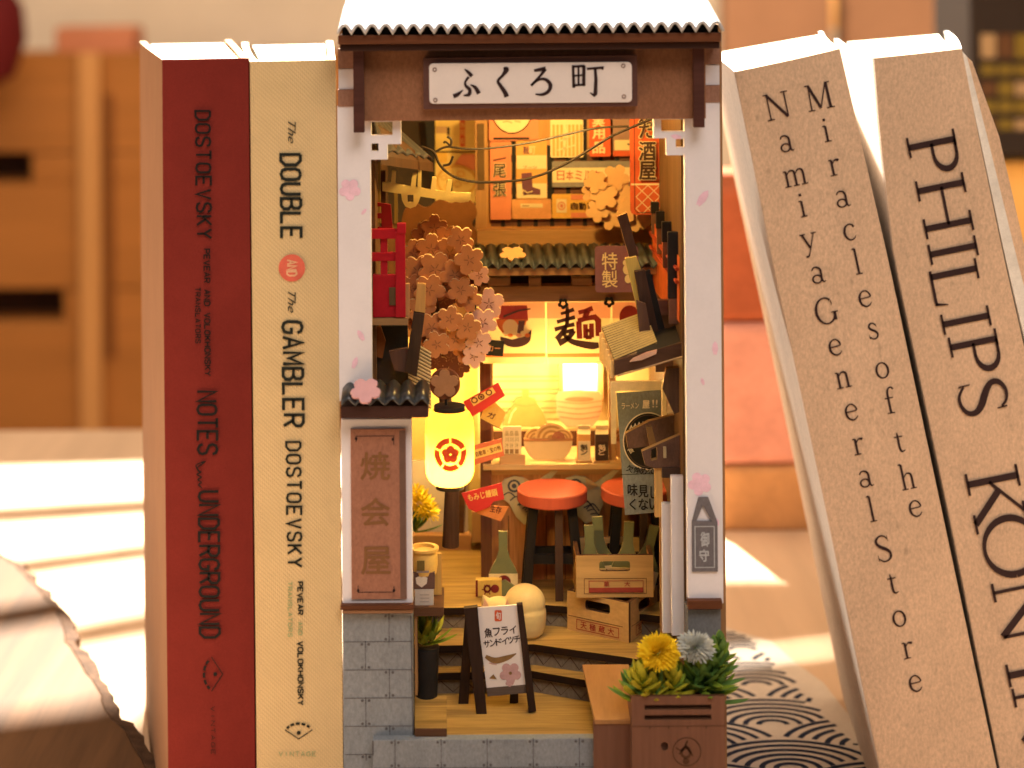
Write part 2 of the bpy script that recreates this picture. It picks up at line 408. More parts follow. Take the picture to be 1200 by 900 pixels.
# ================================================================== books
def book(name, label, lft, rgt, backs, mats, round_=0.0, flare=(0, 0), dep=535, thick=9, top_in=3, build_text=None, bev=1.5):
    """spine edges as pixel polylines at the facade depth, back offsets of the left and right boards in units"""
    def ext(pl):
        a, c = P(*pl[-2]), P(*pl[-1]); t = (0.0 - c.z) / (a.z - c.z); return [P(*q) for q in pl] + [c + (a - c) * t]
    A, B = ext(lft), ext(rgt)
    def samp(pl, t):
        z = pl[0].z + (0 - pl[0].z) * t
        for i in range(len(pl) - 1):
            if pl[i].z >= z >= pl[i + 1].z - 1e-6:
                q = (pl[i].z - z) / (pl[i].z - pl[i + 1].z + 1e-9); return pl[i].lerp(pl[i + 1], q)
        return pl[-1]
    n = 26; th = thing(name, label, 'book', ((A[-1] + B[-1]) / 2))
    ob = Vector((backs[0], dep, 0)); oc = Vector((backs[1], dep, 0))
    # cover: spine, two boards
    b = MB(); m = 12; vs = []; fs = []
    for i in range(n + 1):
        a, c = samp(A, i / n), samp(B, i / n)
        for j in range(m + 1):
            q = j / m; p = a.lerp(c, q); p.y += -round_ * (1 - (2 * q - 1) ** 2) + (round_ * .0)
            vs.append(p)
    for i in range(n):
        for j in range(m): k = i * (m + 1) + j; fs.append((k, k + 1, k + m + 2, k + m + 1))
    b.add(vs, fs, 0)
    # inner skin of the spine so that it has thickness
    vs2 = [v + Vector((0, thick, 0)) for v in vs]; b.add(vs2, fs, 0)
    for i in range(m): b.add([vs[i], vs[i + 1], vs2[i + 1], vs2[i]], [(0, 1, 2, 3)], 0)
    for pl, off, sg, fl in ((A, ob, 1, flare[0]), (B, oc, -1, flare[1])):
        K = 8; O = []; I = []
        for i in range(n + 1):
            a = samp(pl, i / n); ro = []; ri = []
            for j in range(K + 1):
                t = j / K; p = a + off * t + Vector((-sg * fl * math.sin(t * 2.2), 0, 0))
                ro.append(p); ri.append(p + Vector((sg * thick, thick if j == 0 else 0, 0)))
            O.append(ro); I.append(ri)
        w = K + 1
        grid = [(i * w + j, i * w + j + 1, (i + 1) * w + j + 1, (i + 1) * w + j) for i in range(n) for j in range(K)]
        b.add([q for r in O for q in r], grid, 1); b.add([q for r in I for q in r], grid, 2)
        for j in range(K): b.add([O[0][j], O[0][j + 1], I[0][j + 1], I[0][j]], [(0, 1, 2, 3)], 2)
        b.add([r[-1] for r in O] + [r[-1] for r in I], [(i, i + 1, n + 2 + i, n + 1 + i) for i in range(n)], 2)
    if build_text: build_text(b)
    b.build('cover', mats[:-1], th, smooth=True)
    # page block
    b = MB(); a, c = samp(A, top_in / (A[0].z)), samp(B, top_in / (B[0].z)); a2, c2 = samp(A, .999), samp(B, .999)
    g = thick + 2
    def ring(l, r):
        return [l + Vector((g, thick + 3, 0)), r + Vector((-g, thick + 3, 0)), r + oc * .94 + Vector((-g, 0, 0)), l + ob * .94 + Vector((g, 0, 0))]
    b.hexa(ring(a, c) + ring(a2, c2)); b.build('page_block', mats[-1], th)
    return th
pages = M('page_paper', (.80, .74, .62), .8, 'plain', .04, .05)
sf = lambda u, v: P(u, v, -5.2)
sf2 = lambda u, v: P(u, v, -5.6)

# condensed sans capitals, one pen width
GL = {'D': [[(0, 0), (0, 1), (.6, 1), (1, .78), (1, .22), (.6, 0), (0, 0)]], 'O': [[(.5, 0), (.12, .08), (0, .25), (0, .75), (.12, .92), (.5, 1), (.88, .92), (1, .75), (1, .25), (.88, .08), (.5, 0)]],
 'S': [[(1, .25), (.88, .07), (.5, 0), (.12, .07), (0, .24), (.12, .42), (.88, .58), (1, .76), (.88, .93), (.5, 1), (.12, .93), (0, .75)]],
 'T': [[(0, 0), (1, 0)], [(.5, 0), (.5, 1)]], 'E': [[(1, 0), (0, 0), (0, 1), (1, 1)], [(0, .5), (.8, .5)]], 'V': [[(0, 0), (.5, 1), (1, 0)]],
 'K': [[(0, 0), (0, 1)], [(1, 0), (.05, .58)], [(.35, .4), (1, 1)]], 'Y': [[(0, 0), (.5, .5), (1, 0)], [(.5, .5), (.5, 1)]], 'N': [[(0, 1), (0, 0), (1, 1), (1, 0)]],
 'U': [[(0, 0), (0, .76), (.14, .93), (.5, 1), (.86, .93), (1, .76), (1, 0)]], 'R': [[(0, 1), (0, 0), (.7, 0), (1, .13), (1, .38), (.7, .52), (0, .52)], [(.5, .52), (1, 1)]],
 'G': [[(1, .25), (.88, .07), (.5, 0), (.12, .08), (0, .25), (0, .75), (.12, .92), (.5, 1), (.88, .92), (1, .75), (1, .55), (.55, .55)]],
 'B': [[(0, 0), (0, 1), (.7, 1), (1, .87), (1, .63), (.7, .48), (0, .48)], [(.7, .48), (.95, .36), (.95, .12), (.7, 0), (0, 0)]], 'L': [[(0, 0), (0, 1), (1, 1)]],
 'A': [[(0, 1), (.5, 0), (1, 1)], [(.18, .66), (.82, .66)]], 'M': [[(0, 1), (0, 0), (.5, .7), (1, 0), (1, 1)]], 'P': [[(0, 1), (0, 0), (.7, 0), (1, .14), (1, .42), (.7, .56), (0, .56)]],
 'H': [[(0, 0), (0, 1)], [(1, 0), (1, 1)], [(0, .5), (1, .5)]], 'I': [[(.5, 0), (.5, 1)]], 'C': [[(1, .25), (.88, .07), (.5, 0), (.12, .08), (0, .25), (0, .75), (.12, .92), (.5, 1), (.88, .92), (1, .75)]]}
def caps_down(b, word, x0, x1, ya, yb, w, mi, drift=0.0, gap=.45, f=sf, ox=0.0):
    """capitals running down a spine: tops at x1, feet at x0"""
    n = len(word); adv = (yb - ya) / (n + (n - 1) * gap)
    for i, ch in enumerate(word):
        if ch == ' ': continue
        ys = ya + i * adv * (1 + gap); wd = adv if ch != 'I' else adv
        for st in GL[ch]: b.stroke([(x1 - q[1] * (x1 - x0) + drift * (ys + q[0] * wd - ya), ys + q[0] * wd) for q in st], f, w, mi)
def fan(b, cx, cy, w, h, rot, mi):
    c, s = math.cos(R(rot)), math.sin(R(rot)); t = lambda x, y: (cx + x * c - y * s, cy + x * s + y * c)
    b.stroke([t(-w / 2, -h * .1), t(0, h / 2), t(w / 2, -h * .1)], sf, 1.1, mi)
    for k in range(5):
        a0 = R(-155 + k * 26); a1 = R(-155 + k * 26 + 18)
        b.stroke([t(w * .47 * math.cos(a), h * .55 * math.sin(a) + h * .05) for a in (a0, (a0 + a1) / 2, a1)], sf, 3.0, mi)
    b.disc(*t(0, h * .1), 2.4, 2.4, sf, mi)
def red_text(b):
    caps_down(b, 'DOSTOEVSKY', 229, 246, 130, 279, 2.6, 3, .013, .5)
    caps_down(b, 'PEVEAR AND VOLOKHONSKY', 239, 245.5, 292, 440, 1.5, 3, .008, .4)
    caps_down(b, 'TRANSLATORS', 229, 234.5, 337, 402, 1.2, 3, .004, .5)
    caps_down(b, 'NOTES', 231, 253.5, 459, 532, 3.1, 3, .016, .38)
    b.stroke([(231, 548, 1), (240, 541, 1.6), (230, 545, 1.2), (233, 552, 2), (236, 553, 1), (231, 556, 1.8), (236, 559, 1.2), (232, 562, 1.8), (236, 565, 1), (233, 568, 2), (237, 572, .8)], sf, 1.5, 3, True)
    caps_down(b, 'UNDERGROUND', 233, 256, 576, 747, 3.1, 3, .008, .38)
    fan(b, 250, 790, 40, 22, 90 + 180, 3)
    caps_down(b, 'VINTAGE', 247, 251.5, 828, 884, .8, 4, .01, .6)
redm = M('oxblood_cloth', alb(120, 37, 27), .7, 'cloth', .10, .012, .25, spec=.08)
book('hardback_book', 'dark red hardback with black condensed spine lettering, leftmost book', [(190, 70), (192, 400), (197, 900)], [(291, 68), (294, 400), (299, 900)], (-118, -90),
     [redm, M('tan_board_cloth', alb(146, 96, 64), .75, 'cloth', .06, .01), M('red_lining', alb(190, 140, 100), .7), ink, M('faded_ink', (.05, .015, .012), .7), pages], round_=3, flare=(4, 2), build_text=red_text)
def yel_text(b):
    b.text('The', 342, 155, 26, 9, sf, 3, 90, .0, .45)
    caps_down(b, 'DOUBLE', 329, 352, 181, 279, 3.6, 3, .01, .42)
    b.disc(342, 314, 15.5, 16, sf, 4, 36)
    caps_down(b, 'AND', 336.5, 347.5, 305, 323, 1.8, 5, .0, .4, sf2)
    b.text('The', 342, 354, 25, 9, sf, 3, 90, .0, .45)
    caps_down(b, 'GAMBLER', 331, 354, 377, 499, 3.6, 3, .013, .42)
    caps_down(b, 'DOSTOEVSKY', 335.5, 352, 518, 664, 2.7, 3, .012, .55)
    caps_down(b, 'PEVEAR', 349, 354.5, 682, 720, 1.6, 3, .004, .4)
    caps_down(b, 'AND', 349.5, 354, 729, 744, 1.0, 6, .004, .5)
    caps_down(b, 'VOLOKHONSKY', 349, 355, 752, 826, 1.6, 3, .004, .4)
    caps_down(b, 'TRANSLATORS', 337.5, 342, 682, 746, 1.0, 6, .004, .5)
    fan(b, 350, 857, 32, 18, 0, 3)
    for i, ch in enumerate('VINTAGE'):
        for st in GL[ch]: b.stroke([(327 + i * 6.5 + q[0] * 4, 881 + q[1] * 5) for q in st], sf, .8, 6)
yelm = M('straw_book_linen', alb(216, 168, 112), .75, 'weave', .05, .01, .5)
book('hardback_book', 'straw yellow linen hardback with red circle on its spine, between red book and model', [(293, 72), (296, 400), (301, 900)], [(393, 70), (397, 400), (402, 900)], (-70, -42),
     [yelm, yelm, M('straw_lining', alb(226, 190, 150), .7), M('dark_green_ink', (.018, .022, .018), .6), M('coral_disc', alb(214, 92, 66), .7), M('straw_ink', alb(226, 160, 110), .7), M('pale_green_ink', alb(150, 146, 96), .7), pages], round_=4, flare=(5, 1), build_text=yel_text)

# book serif letters: strokes (x, y up, width) in cap-height units
TK, TN = .105, .05
def serif(x, y, w=.22): return [(x - w / 2, y, .042), (x + w / 2, y, .042)]
def arc(cx, cy, rx, ry, a0, a1, n=18, thick=TK, thin=TN):
    o = []
    for i in range(n + 1):
        a = R(a0 + (a1 - a0) * i / n); o.append((cx + rx * math.cos(a), cy + ry * math.sin(a), thin + (thick - thin) * abs(math.cos(a)) ** 1.3))
    return o
SG = {
 'N': [[(.14, 0.02, TN), (.14, .98, TN)], [(.13, .97, TK), (.80, .03, TK)], [(.81, .03, TN), (.81, .98, TN)], serif(.14, .02, .28), serif(.10, .98, .2), serif(.81, .98, .28)],
 'M': [[(.14, .02, TN), (.17, .98, TN)], [(.17, .97, TK), (.50, .06, TK)], [(.50, .06, TN), (.83, .98, TN)], [(.85, .98, TK), (.87, .02, TK)], serif(.14, .02, .26), serif(.12, .98, .2), serif(.87, .02, .3), serif(.89, .98, .2)],
 'G': [arc(.45, .5, .36, .49, 50, 330, 26), [(.70, .86, .05), (.72, .70, .03)], [(.77, .40, TK), (.77, .10, TK)], serif(.77, .41, .26)],
 'S': [[(.56, .95, .03), (.57, .74, .02)], cr([(.55, .84, .04), (.45, .96, .05), (.28, .98, .06), (.14, .86, .09), (.14, .70, .1), (.28, .56, .12), (.46, .44, .12), (.57, .30, .1), (.56, .13, .08), (.42, .02, .06), (.26, .02, .05), (.12, .14, .04)], 4), [(.10, .28, .02), (.11, .04, .03)]],
 'P': [[(.2, .02, TK), (.2, .98, TK)], [(.2, .97, .05), (.42, .97, .05)], arc(.40, .73, .26, .24, 90, -90, 14), [(.2, .49, .05), (.42, .49, .05)], serif(.2, .02, .34), serif(.17, .98, .28)],
 'H': [[(.18, .02, TK), (.18, .98, TK)], [(.82, .02, TK), (.82, .98, TK)], [(.18, .51, .05), (.82, .51, .05)], serif(.18, .02, .34), serif(.18, .98, .34), serif(.82, .02, .34), serif(.82, .98, .34)],
 'I': [[(.2, .02, TK), (.2, .98, TK)], serif(.2, .02, .34), serif(.2, .98, .34)],
 'L': [[(.2, .02, TK), (.2, .98, TK)], [(.1, .025, .05), (.68, .025, .05)], [(.66, .02, .05), (.70, .26, .02)], serif(.2, .98, .34)],
 'K': [[(.2, .02, TK), (.2, .98, TK)], [(.22, .42, TN), (.74, .97, TN)], [(.38, .56, TK), (.82, .02, TK)], serif(.2, .02, .34), serif(.2, .98, .34), serif(.74, .98, .28), serif(.82, .02, .3)],
 'O': [arc(.5, .5, .42, .49, 0, 360, 34)],
 'a': [arc(.25, .16, .17, .15, 0, 360, 16, .07, .045), cr([(.10, .50, .05), (.18, .60, .05), (.32, .60, .06), (.42, .50, .08), (.43, .30, .085), (.43, .10, .08), (.49, .02, .05), (.56, .05, .03)], 4)],
 'm': [[(.14, .02, .085), (.14, .60, .085)], serif(.14, .02, .24), [(.04, .60, .04), (.14, .61, .05)], cr([(.16, .46, .04), (.28, .60, .05), (.42, .58, .07), (.46, .44, .085), (.46, .02, .085)], 4), serif(.46, .02, .22), cr([(.48, .46, .04), (.60, .60, .05), (.74, .58, .07), (.78, .44, .085), (.78, .02, .085)], 4), serif(.78, .02, .24)],
 'n': [[(.14, .02, .085), (.14, .60, .085)], serif(.14, .02, .24), [(.04, .60, .04), (.14, .61, .05)], cr([(.16, .46, .04), (.28, .60, .05), (.42, .58, .07), (.46, .44, .085), (.46, .02, .085)], 4), serif(.46, .02, .24)],
 'h': [[(.14, .02, .085), (.14, .98, .085)], serif(.14, .02, .24), [(.03, .97, .04), (.14, .99, .05)], cr([(.16, .46, .04), (.28, .60, .05), (.42, .58, .07), (.46, .44, .085), (.46, .02, .085)], 4), serif(.46, .02, .24)],
 'i': [[(.16, .02, .085), (.16, .60, .085)], serif(.16, .02, .26), [(.05, .60, .04), (.16, .61, .05)], [(.11, .84, .1), (.21, .84, .1)]],
 'r': [[(.16, .02, .085), (.16, .60, .085)], serif(.16, .02, .26), [(.05, .60, .04), (.16, .61, .05)], cr([(.18, .44, .04), (.28, .58, .05), (.40, .57, .1), (.44, .55, .08)], 4)],
 'l': [[(.16, .02, .085), (.16, .98, .085)], serif(.16, .02, .26), [(.05, .97, .04), (.16, .99, .05)]],
 'y': [[(.06, .59, .085), (.28, .06, .085)], [(.50, .60, .045), (.22, -.14, .045)], cr([(.22, -.14, .05), (.16, -.24, .06), (.06, -.25, .08)], 4), serif(.07, .60, .22), serif(.50, .60, .2)],
 'e': [cr([(.08, .34, .045), (.46, .36, .045), (.46, .48, .06), (.36, .60, .05), (.22, .60, .05), (.10, .48, .08), (.07, .30, .09), (.12, .12, .08), (.26, .02, .06), (.40, .05, .05), (.49, .15, .03)], 4)],
 't': [[(.18, .76, .03), (.19, .60, .085)], cr([(.19, .62, .085), (.19, .14, .085), (.26, .02, .06), (.38, .06, .03)], 4), [(.05, .59, .045), (.37, .59, .045)]],
 'o': [arc(.30, .31, .22, .29, 0, 360, 24, .085, .045)],
 's': [[(.36, .58, .02), (.37, .44, .03)], cr([(.36, .50, .04), (.27, .60, .045), (.16, .59, .06), (.10, .48, .07), (.16, .38, .085), (.32, .27, .085), (.38, .15, .07), (.31, .03, .06), (.18, .01, .045), (.08, .10, .04)], 4), [(.06, .20, .02), (.07, .02, .03)]],
 'c': [cr([(.44, .48, .09), (.40, .57, .06), (.28, .61, .05), (.13, .52, .08), (.07, .32, .09), (.12, .12, .08), (.26, .01, .06), (.40, .05, .045), (.47, .15, .03)], 4)],
 'f': [cr([(.44, .90, .09), (.38, .98, .05), (.28, .96, .06), (.21, .82, .085), (.20, .50, .085), (.20, .02, .085)], 4), serif(.20, .02, .28), [(.06, .59, .045), (.38, .59, .045)]],
}
def glyph(b, ch, cx, cy, h, rot, f, mi, sx=1.0, wt=1.0):
    """cx, cy is the centre of the letter's own box"""
    st = SG[ch]; xs = [p[0] for s in st for p in s]; ys = [p[1] for s in st for p in s]
    mx, my = (min(xs) + max(xs)) / 2, (min(ys) + max(ys)) / 2; c, q = math.cos(R(rot)), math.sin(R(rot))
    for s in st:
        b.stroke([(cx + (x - mx) * h * sx * c + (y - my) * h * q, cy + (x - mx) * h * sx * q - (y - my) * h * c, w * h * wt) for x, y, w in s], f, 1, mi)
RN = 7.0
def nam_text(b):
    # on the rounded spine: depth follows the bulge
    def f(u, v):
        l = 863 + (v - 90) * .207; r = 985 + (v - 57) * .2135; q = max(0, min(1, (u - l) / (r - l)))
        return P(u, v, -RN * (1 - (2 * q - 1) ** 2) - 1.0)
    for ch, x, y in (('N', 911, 124), ('a', 922, 168), ('m', 932, 208), ('i', 940, 241), ('y', 949, 287), ('a', 959, 322), ('G', 969, 364), ('e', 979, 407), ('n', 988, 445), ('e', 998, 483), ('r', 1006, 523), ('a', 1015, 561), ('l', 1021, 596), ('S', 1035, 643), ('t', 1046, 684), ('o', 1054, 725), ('r', 1064, 762), ('e', 1073, 801)):
        glyph(b, ch, x, y, 31, -12, f, 3)
    for ch, x, y in (('M', 960, 113), ('i', 968, 153), ('r', 978, 196), ('a', 988, 233), ('c', 996, 272), ('l', 1004, 306), ('e', 1014, 350), ('s', 1023, 388), ('o', 1034, 434), ('f', 1043, 469), ('t', 1054, 518), ('h', 1063, 558), ('e', 1073, 596)):
        glyph(b, ch, x, y, 31, -12, f, 3)
kraft = M('kraft_jacket_paper', alb(205, 155, 116), .72, 'kraft', .08, .012, .15)
kraft2 = M('pale_jacket_paper', alb(226, 190, 162), .7, 'kraft', .05, .012)
book('paperback_book', 'kraft paper book leaning beside the model, letters stacked singly down its spine', [(861, 84), (905, 300), (969, 600), (1031, 900)], [(984, 57), (1040, 300), (1104, 600), (1168, 900)], (42, 92),
     [kraft, kraft2, M('jacket_lining', alb(240, 214, 190), .7), inkb, pages], round_=RN, flare=(0, -6), thick=6, top_in=3, build_text=nam_text)
def kon_text(b):
    def f(u, v): return P(u, v, -1.2 - 3)
    def al(t): return t
    # P H I L I P S down the spine, rotated a quarter turn
    for ch, x, y, h in (('P', 1094, 178, 57), ('H', 1107, 241, 57), ('I', 1117, 293, 57), ('L', 1120, 331, 57), ('I', 1132, 375, 57), ('P', 1143, 412, 57), ('S', 1152, 465, 57), ('K', 1168, 585, 62), ('O', 1185, 640, 64), ('N', 1200, 715, 64), ('I', 1212, 786, 64), ('N', 1224, 838, 64), ('G', 1245, 900, 66)):
        glyph(b, ch, x, y, h, 78.5, f, 3, 1.24, 1.22)
kon = book('paperback_book', 'kraft paper book with huge serif capitals running down its spine, rightmost', [(1024, 68), (1031, 160), (1048, 300), (1112, 600), (1172, 900)], [(1127, 57), (1147, 160), (1176, 300), (1244, 600), (1310, 900)], (72, 120),
     [kraft, kraft2, M('jacket_lining', alb(240, 214, 190), .7), inkb, pages], round_=3, flare=(10, 10), thick=6, top_in=3, build_text=kon_text)
fl_b = MB(); le = [(1128, 58), (1149, 160), (1178, 300), (1212, 450), (1246, 600)]; ri = [(1135, 66), (1158, 160), (1191, 300), (1228, 450), (1262, 600)]; r2 = [(1141, 72), (1172, 160), (1203, 300), (1240, 450), (1274, 600)]
fl_b.prism(le + ri[::-1], mp(1170, 300, 5), 60, 0); fl_b.prism(ri + r2[::-1], mp(1170, 300, 30), 160, 1)
flap = fl_b.build('jacket_flap', [M('flap_white_paper', (.86, .82, .74), .6), kraft], kon)
# ================================================================== the model town: shell
nook = thing('book_nook', 'miniature Japanese alley in a tall open-fronted wooden case between the books', 'book nook', (82, 225, 0))
XL, XR, IL, IR, BK = -142, 305, -104, 262, 446
b = MB(); b.box(XL - 2, XL + 16, 13.5, 450, 0, 1008); b.build('side_wall', M('case_side_board', (.30, .16, .07), .6, 'wood', .15, .05), nook)
b = MB(); b.box(XR - 16, XR + 2, 13.5, 450, 0, 1008); b.build('side_wall', MC['case_side_board'], nook)
b = MB(); b.box(XL + 16.5, XR - 16.5, BK, 460, 0, 1030); b.build('back_wall', M('ochre_back_board', (.40, .24, .09), .7, 'wood', .12, .03), nook)
b = MB(); b.box(XL + 16.5, XR - 16.5, 16, BK - 1, 996, 1006); b.build('ceiling', M('ceiling_board', (.32, .19, .09), .7), nook)
b = MB(); b.box(XL + 17, XR - 17, 16, BK - 1, L0 - 60, L0); b.build('paved_floor', floorm, nook)
# plastered inner faces
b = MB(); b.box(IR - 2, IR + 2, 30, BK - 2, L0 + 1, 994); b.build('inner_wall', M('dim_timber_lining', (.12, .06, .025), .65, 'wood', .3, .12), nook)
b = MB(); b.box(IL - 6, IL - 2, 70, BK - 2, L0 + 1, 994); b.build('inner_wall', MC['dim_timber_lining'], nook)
# front white panels with pink petals
def petal(b, cx, cy, r, rot, f, mi=1):
    b.poly([(cx + r * math.cos(R(rot)) * t - r * .5 * w * math.sin(R(rot)), cy + r * math.sin(R(rot)) * t + r * .5 * w * math.cos(R(rot))) for t, w in ((-.9, 0), (-.5, .6), (.1, .8), (.6, .55), (.95, .3), (.75, 0), (.95, -.3), (.6, -.55), (.1, -.8), (-.5, -.6))], f, mi)
b = MB(); b.rect(396.5, 124, 435, 470, 0, 13)
fr = mp(415, 300, -.5)
b.poly(flower(410.5, 222, 13, .3), fr, 1); petal(b, 422, 393, 8, 60, fr); petal(b, 415, 425, 8, 110, fr); petal(b, 427, 248, 5, 130, fr)
b.prism([[(433, 139), (470, 139), (470, 169), (454, 169), (454, 187), (433, 187)], [(435, 143), (460, 143), (460, 158.5), (435, 158.5)], [(435, 168), (443.5, 168), (443.5, 177.5), (435, 177.5)]], mp(450, 160, .4), 12)
b.build('wall_panel', [white, pink], nook)
b = MB(); b.rect(804, 119, 845.5, 707, 0, 13)
fr = mp(825, 400, -.5)
petal(b, 825, 232, 12, 125, fr); petal(b, 838, 408, 9, 90, fr); petal(b, 823, 447, 5, 70, fr); b.poly(flower(819, 567, 14, .5), fr, 1); petal(b, 839, 612, 5, 80, fr); petal(b, 794, 160, 7, 10, mp(825, 400, -.2))
b.prism([[(806, 136), (766, 136), (766, 162), (781, 162), (781, 182), (806, 182)], [(775, 140), (803, 140), (803, 154), (775, 154)], [(792, 163), (803, 163), (803, 173), (792, 173)]], mp(785, 160, .4), 12)
b.build('wall_panel', [white, pink], nook)
# bands beside the gable
for x0, x1, y in ((396, 414.5, 0), (824.5, 843.5, -5)):
    b = MB()
    b.rect(x0, 57 + y, x1, 80.5 + y, -1, 12, 0); b.rect(x0 + .6, 81 + y, x1 - .4, 104.5 + y, .4, 11, 1); b.rect(x0, 105 + y, x1, 125 + y, -1, 12, 0)
    b.build('tie_beam', [M('brown_band', alb(150, 98, 72), .65, 'kraft', .05, .02), white], nook)
b = MB(); b.rect(415, 54, 827, 140.5, -12, 10); b.build('gable_board', gable, nook, bevel=.6)
for x0, y0, x1, y1 in ((414, 57, 426.5, 155.5), (813, 55, 825.5, 149.5)):
    b = MB(); b.rect(x0, y0, x1, y1, -24, 11.5); b.build('bracket', darktrim, nook, bevel=.6)
b = MB(); b.rect(396, 40, 845.5, 50.5, -46, 60); b.rect(398.5, 50.8, 843.5, 58.5, -40, 52, 1); b.build('eave_board', [eavewood, M('dark_eave_wood', alb(60, 32, 22), .6, 'wood', .2, .05, axis='x')], nook, bevel=.8)  # lower strip is a darker brown
# corrugated roof
b = MB(); n = 28 * 10; x0 = P(396, 36, -48); x1 = P(847, 32, -48); rows = []
for d, z in ((-52, 0), (-50, .2), (60, 26), (61, 24), (450, 110)):
    rows.append([Vector((x0.x + (x1.x - x0.x) * i / n, d, 1003.0 + (1.8 - 3.4 * i / n) * 0 + z + 10.5 * abs(math.sin(math.pi * i / 10)) ** .8)) for i in range(n + 1)])
w = n + 1
b.add([p for r in rows for p in r], [(i * w + j, i * w + j + 1, (i + 1) * w + j + 1, (i + 1) * w + j) for i in range(len(rows) - 1) for j in range(n)])
o = b.build('roof', M('glazed_roof_tile', (.50, .50, .53), .30, 'plain', .15, .03, 0, .8), nook, smooth=True)
md = o.modifiers.new('thickness', 'SOLIDIFY'); md.thickness = 3.2 * S; md.offset = 0
b = MB(); b.box(x0.x + 4, x1.x - 4, -38, 0, 1001, 1010); b.build('roof_opening_shade', M('opening_shade_black', (.012, .011, .011), .8), nook)  # black board added to paint the dark hollows under the tile ends
# name board
sg = MB(); sg.prism([[(496, 67), (747, 65.2), (747, 125.5), (496, 127.3)]], mp(621, 96, -23), 10.5)
sgo = sg.build('signboard', signframe, nook, bevel=1.0)
b = MB(); f0 = mp(621, 97, -26); b.prism(rrect(503, 73.5, 740.5, 120.8, 5), f0, 3)
fk = mp(621, 97, -26.6)
for x, y in ((509.5, 80.8), (510, 116.5), (730.5, 78), (731, 114)): b.disc(x, y, 2.6, 2.6, fk, 2, 16, .55)
z1 = lambda pts: [(380 + x / 5, y / 5, w) for x, y, w in pts]
z2 = lambda pts: [(620 + x / 5, y / 5, w) for x, y, w in pts]
for st in (z1([(822, 402, 1), (842, 418, 3.4), (866, 444, 4.6)]), z1([(846, 448, 3.2), (826, 478, 2.6), (830, 500, 3.4), (852, 524, 4.2), (846, 552, 4), (815, 556, 1.5)]), z1([(756, 560, 5), (778, 552, 4.5), (806, 530, 1.8), (812, 524, 1)]), z1([(856, 494, 1), (884, 510, 4), (906, 546, 5)]),
           z1([(1050, 398, 2), (1068, 406, 6), (1046, 440, 3.6), (1018, 472, 3.2), (1032, 500, 4.2), (1058, 540, 5), (1068, 566, 6)]),
           z2([(30, 414, 3), (64, 408, 4), (98, 402, 5)]), z2([(96, 404, 4.2), (66, 444, 3), (12, 502, 3.2)]), z2([(14, 500, 2), (56, 468, 2.6), (96, 466, 3.6), (124, 496, 4.6), (116, 532, 4.2), (80, 554, 3.4), (36, 552, 1.5)])):
    sg2 = st; b.stroke(sg2, fk, 2, 1, True)
for st in (z2([(258, 384, 3), (262, 516, 3.6)]), z2([(258, 392, 2.6), (326, 388, 2.6)]), z2([(322, 386, 4), (320, 506, 4)]), z2([(260, 446, 2), (322, 442, 2)]), z2([(290, 392, 2.4), (290, 500, 2.4)]), z2([(260, 502, 2.4), (320, 498, 2.4)]),
           z2([(340, 406, 2.6), (420, 400, 2.8), (438, 402, 4.5)]), z2([(388, 404, 3.2), (392, 470, 4), (388, 552, 4.6), (380, 562, 3), (356, 546, 1)])):
    b.stroke(st, fk, 2, 1)
b.build('name_plate', [plate, inkb, M('screw_print', alb(130, 90, 70), .6)], sgo, bevel=.5)
# lower left: white framed panel, sill, stone base
b = MB(); b.rect(400.5, 491, 483, 713, -5, 14); b.build('wall_panel', [white], nook, bevel=.7)
b = MB(); b.rect(399, 709.5, 485, 714.5, -14, 18, 0); b.rect(401, 714.8, 484, 719, -11, 15, 1); b.build('sill', [eavewood, M('sill_edge', alb(140, 92, 60), .6, 'wood', .2, .05, axis='x')], nook, bevel=.5)
def bricks(b, x0, y0, x1, y1, d, rows, off=0.0):
    f = mp((x0 + x1) / 2, (y0 + y1) / 2, d - .5); h = 33.0; bw = 54
    for r in range(rows + 1):
        y = y0 + r * h
        if y < y1 - 2 and r: b.stroke([(x0 + 1, y), (x1 - 1, y)], f, .8, 1)
        k = 0; xx = x0 + (26 if (r + int(off)) % 2 else 54)
        while xx < x1 - 2:
            for q in (3, h - 3):
                if y + q < y1 - 1: b.stroke([(xx, y + q - 4), (xx, y + q + 4)], f, 1.2, 2); b.disc(xx - 4, y + q, 1.7, 1.7, f, 2, 8); b.disc(xx + 4, y + q, 1.7, 1.7, f, 2, 8)
            if y + h < y1: b.stroke([(xx, y + 6), (xx, y + h - 6)], f, .7, 1)
            xx += bw
b = MB(); b.rect(402.5, 719, 484.5, 1046, 0, 60); bricks(b, 402.5, 719, 484.5, 905, 0, 6)
b.stroke([(482, 722), (484, 900)], mp(443, 800, -.5), 1.6, 2)
b.build('stone_base', [stone, stonel, stoned], nook, bevel=.8)
b = MB(); b.prism([(437, 866.5), (698, 866.5), (698, 1046), (437, 1046)], mp(567, 930, -16), 14); bricks(b, 437, 866.5, 698, 905, -16, 1, 1)
b.stroke([(437.5, 867), (437.5, 884)], mp(567, 930, -16.6), 1.6, 2); b.build('stone_curb', [stone, stonel, stoned], nook, bevel=.8)
b = MB(); b.rect(806.5, 704, 846.5, 714, -9, 14, 1); b.rect(807, 714.4, 846, 1046, 1, 30, 0); b.build('stone_base', [M('shaded_stone', alb(110, 98, 90), .75, 'kraft', .1, .02), eavewood], nook, bevel=.6)
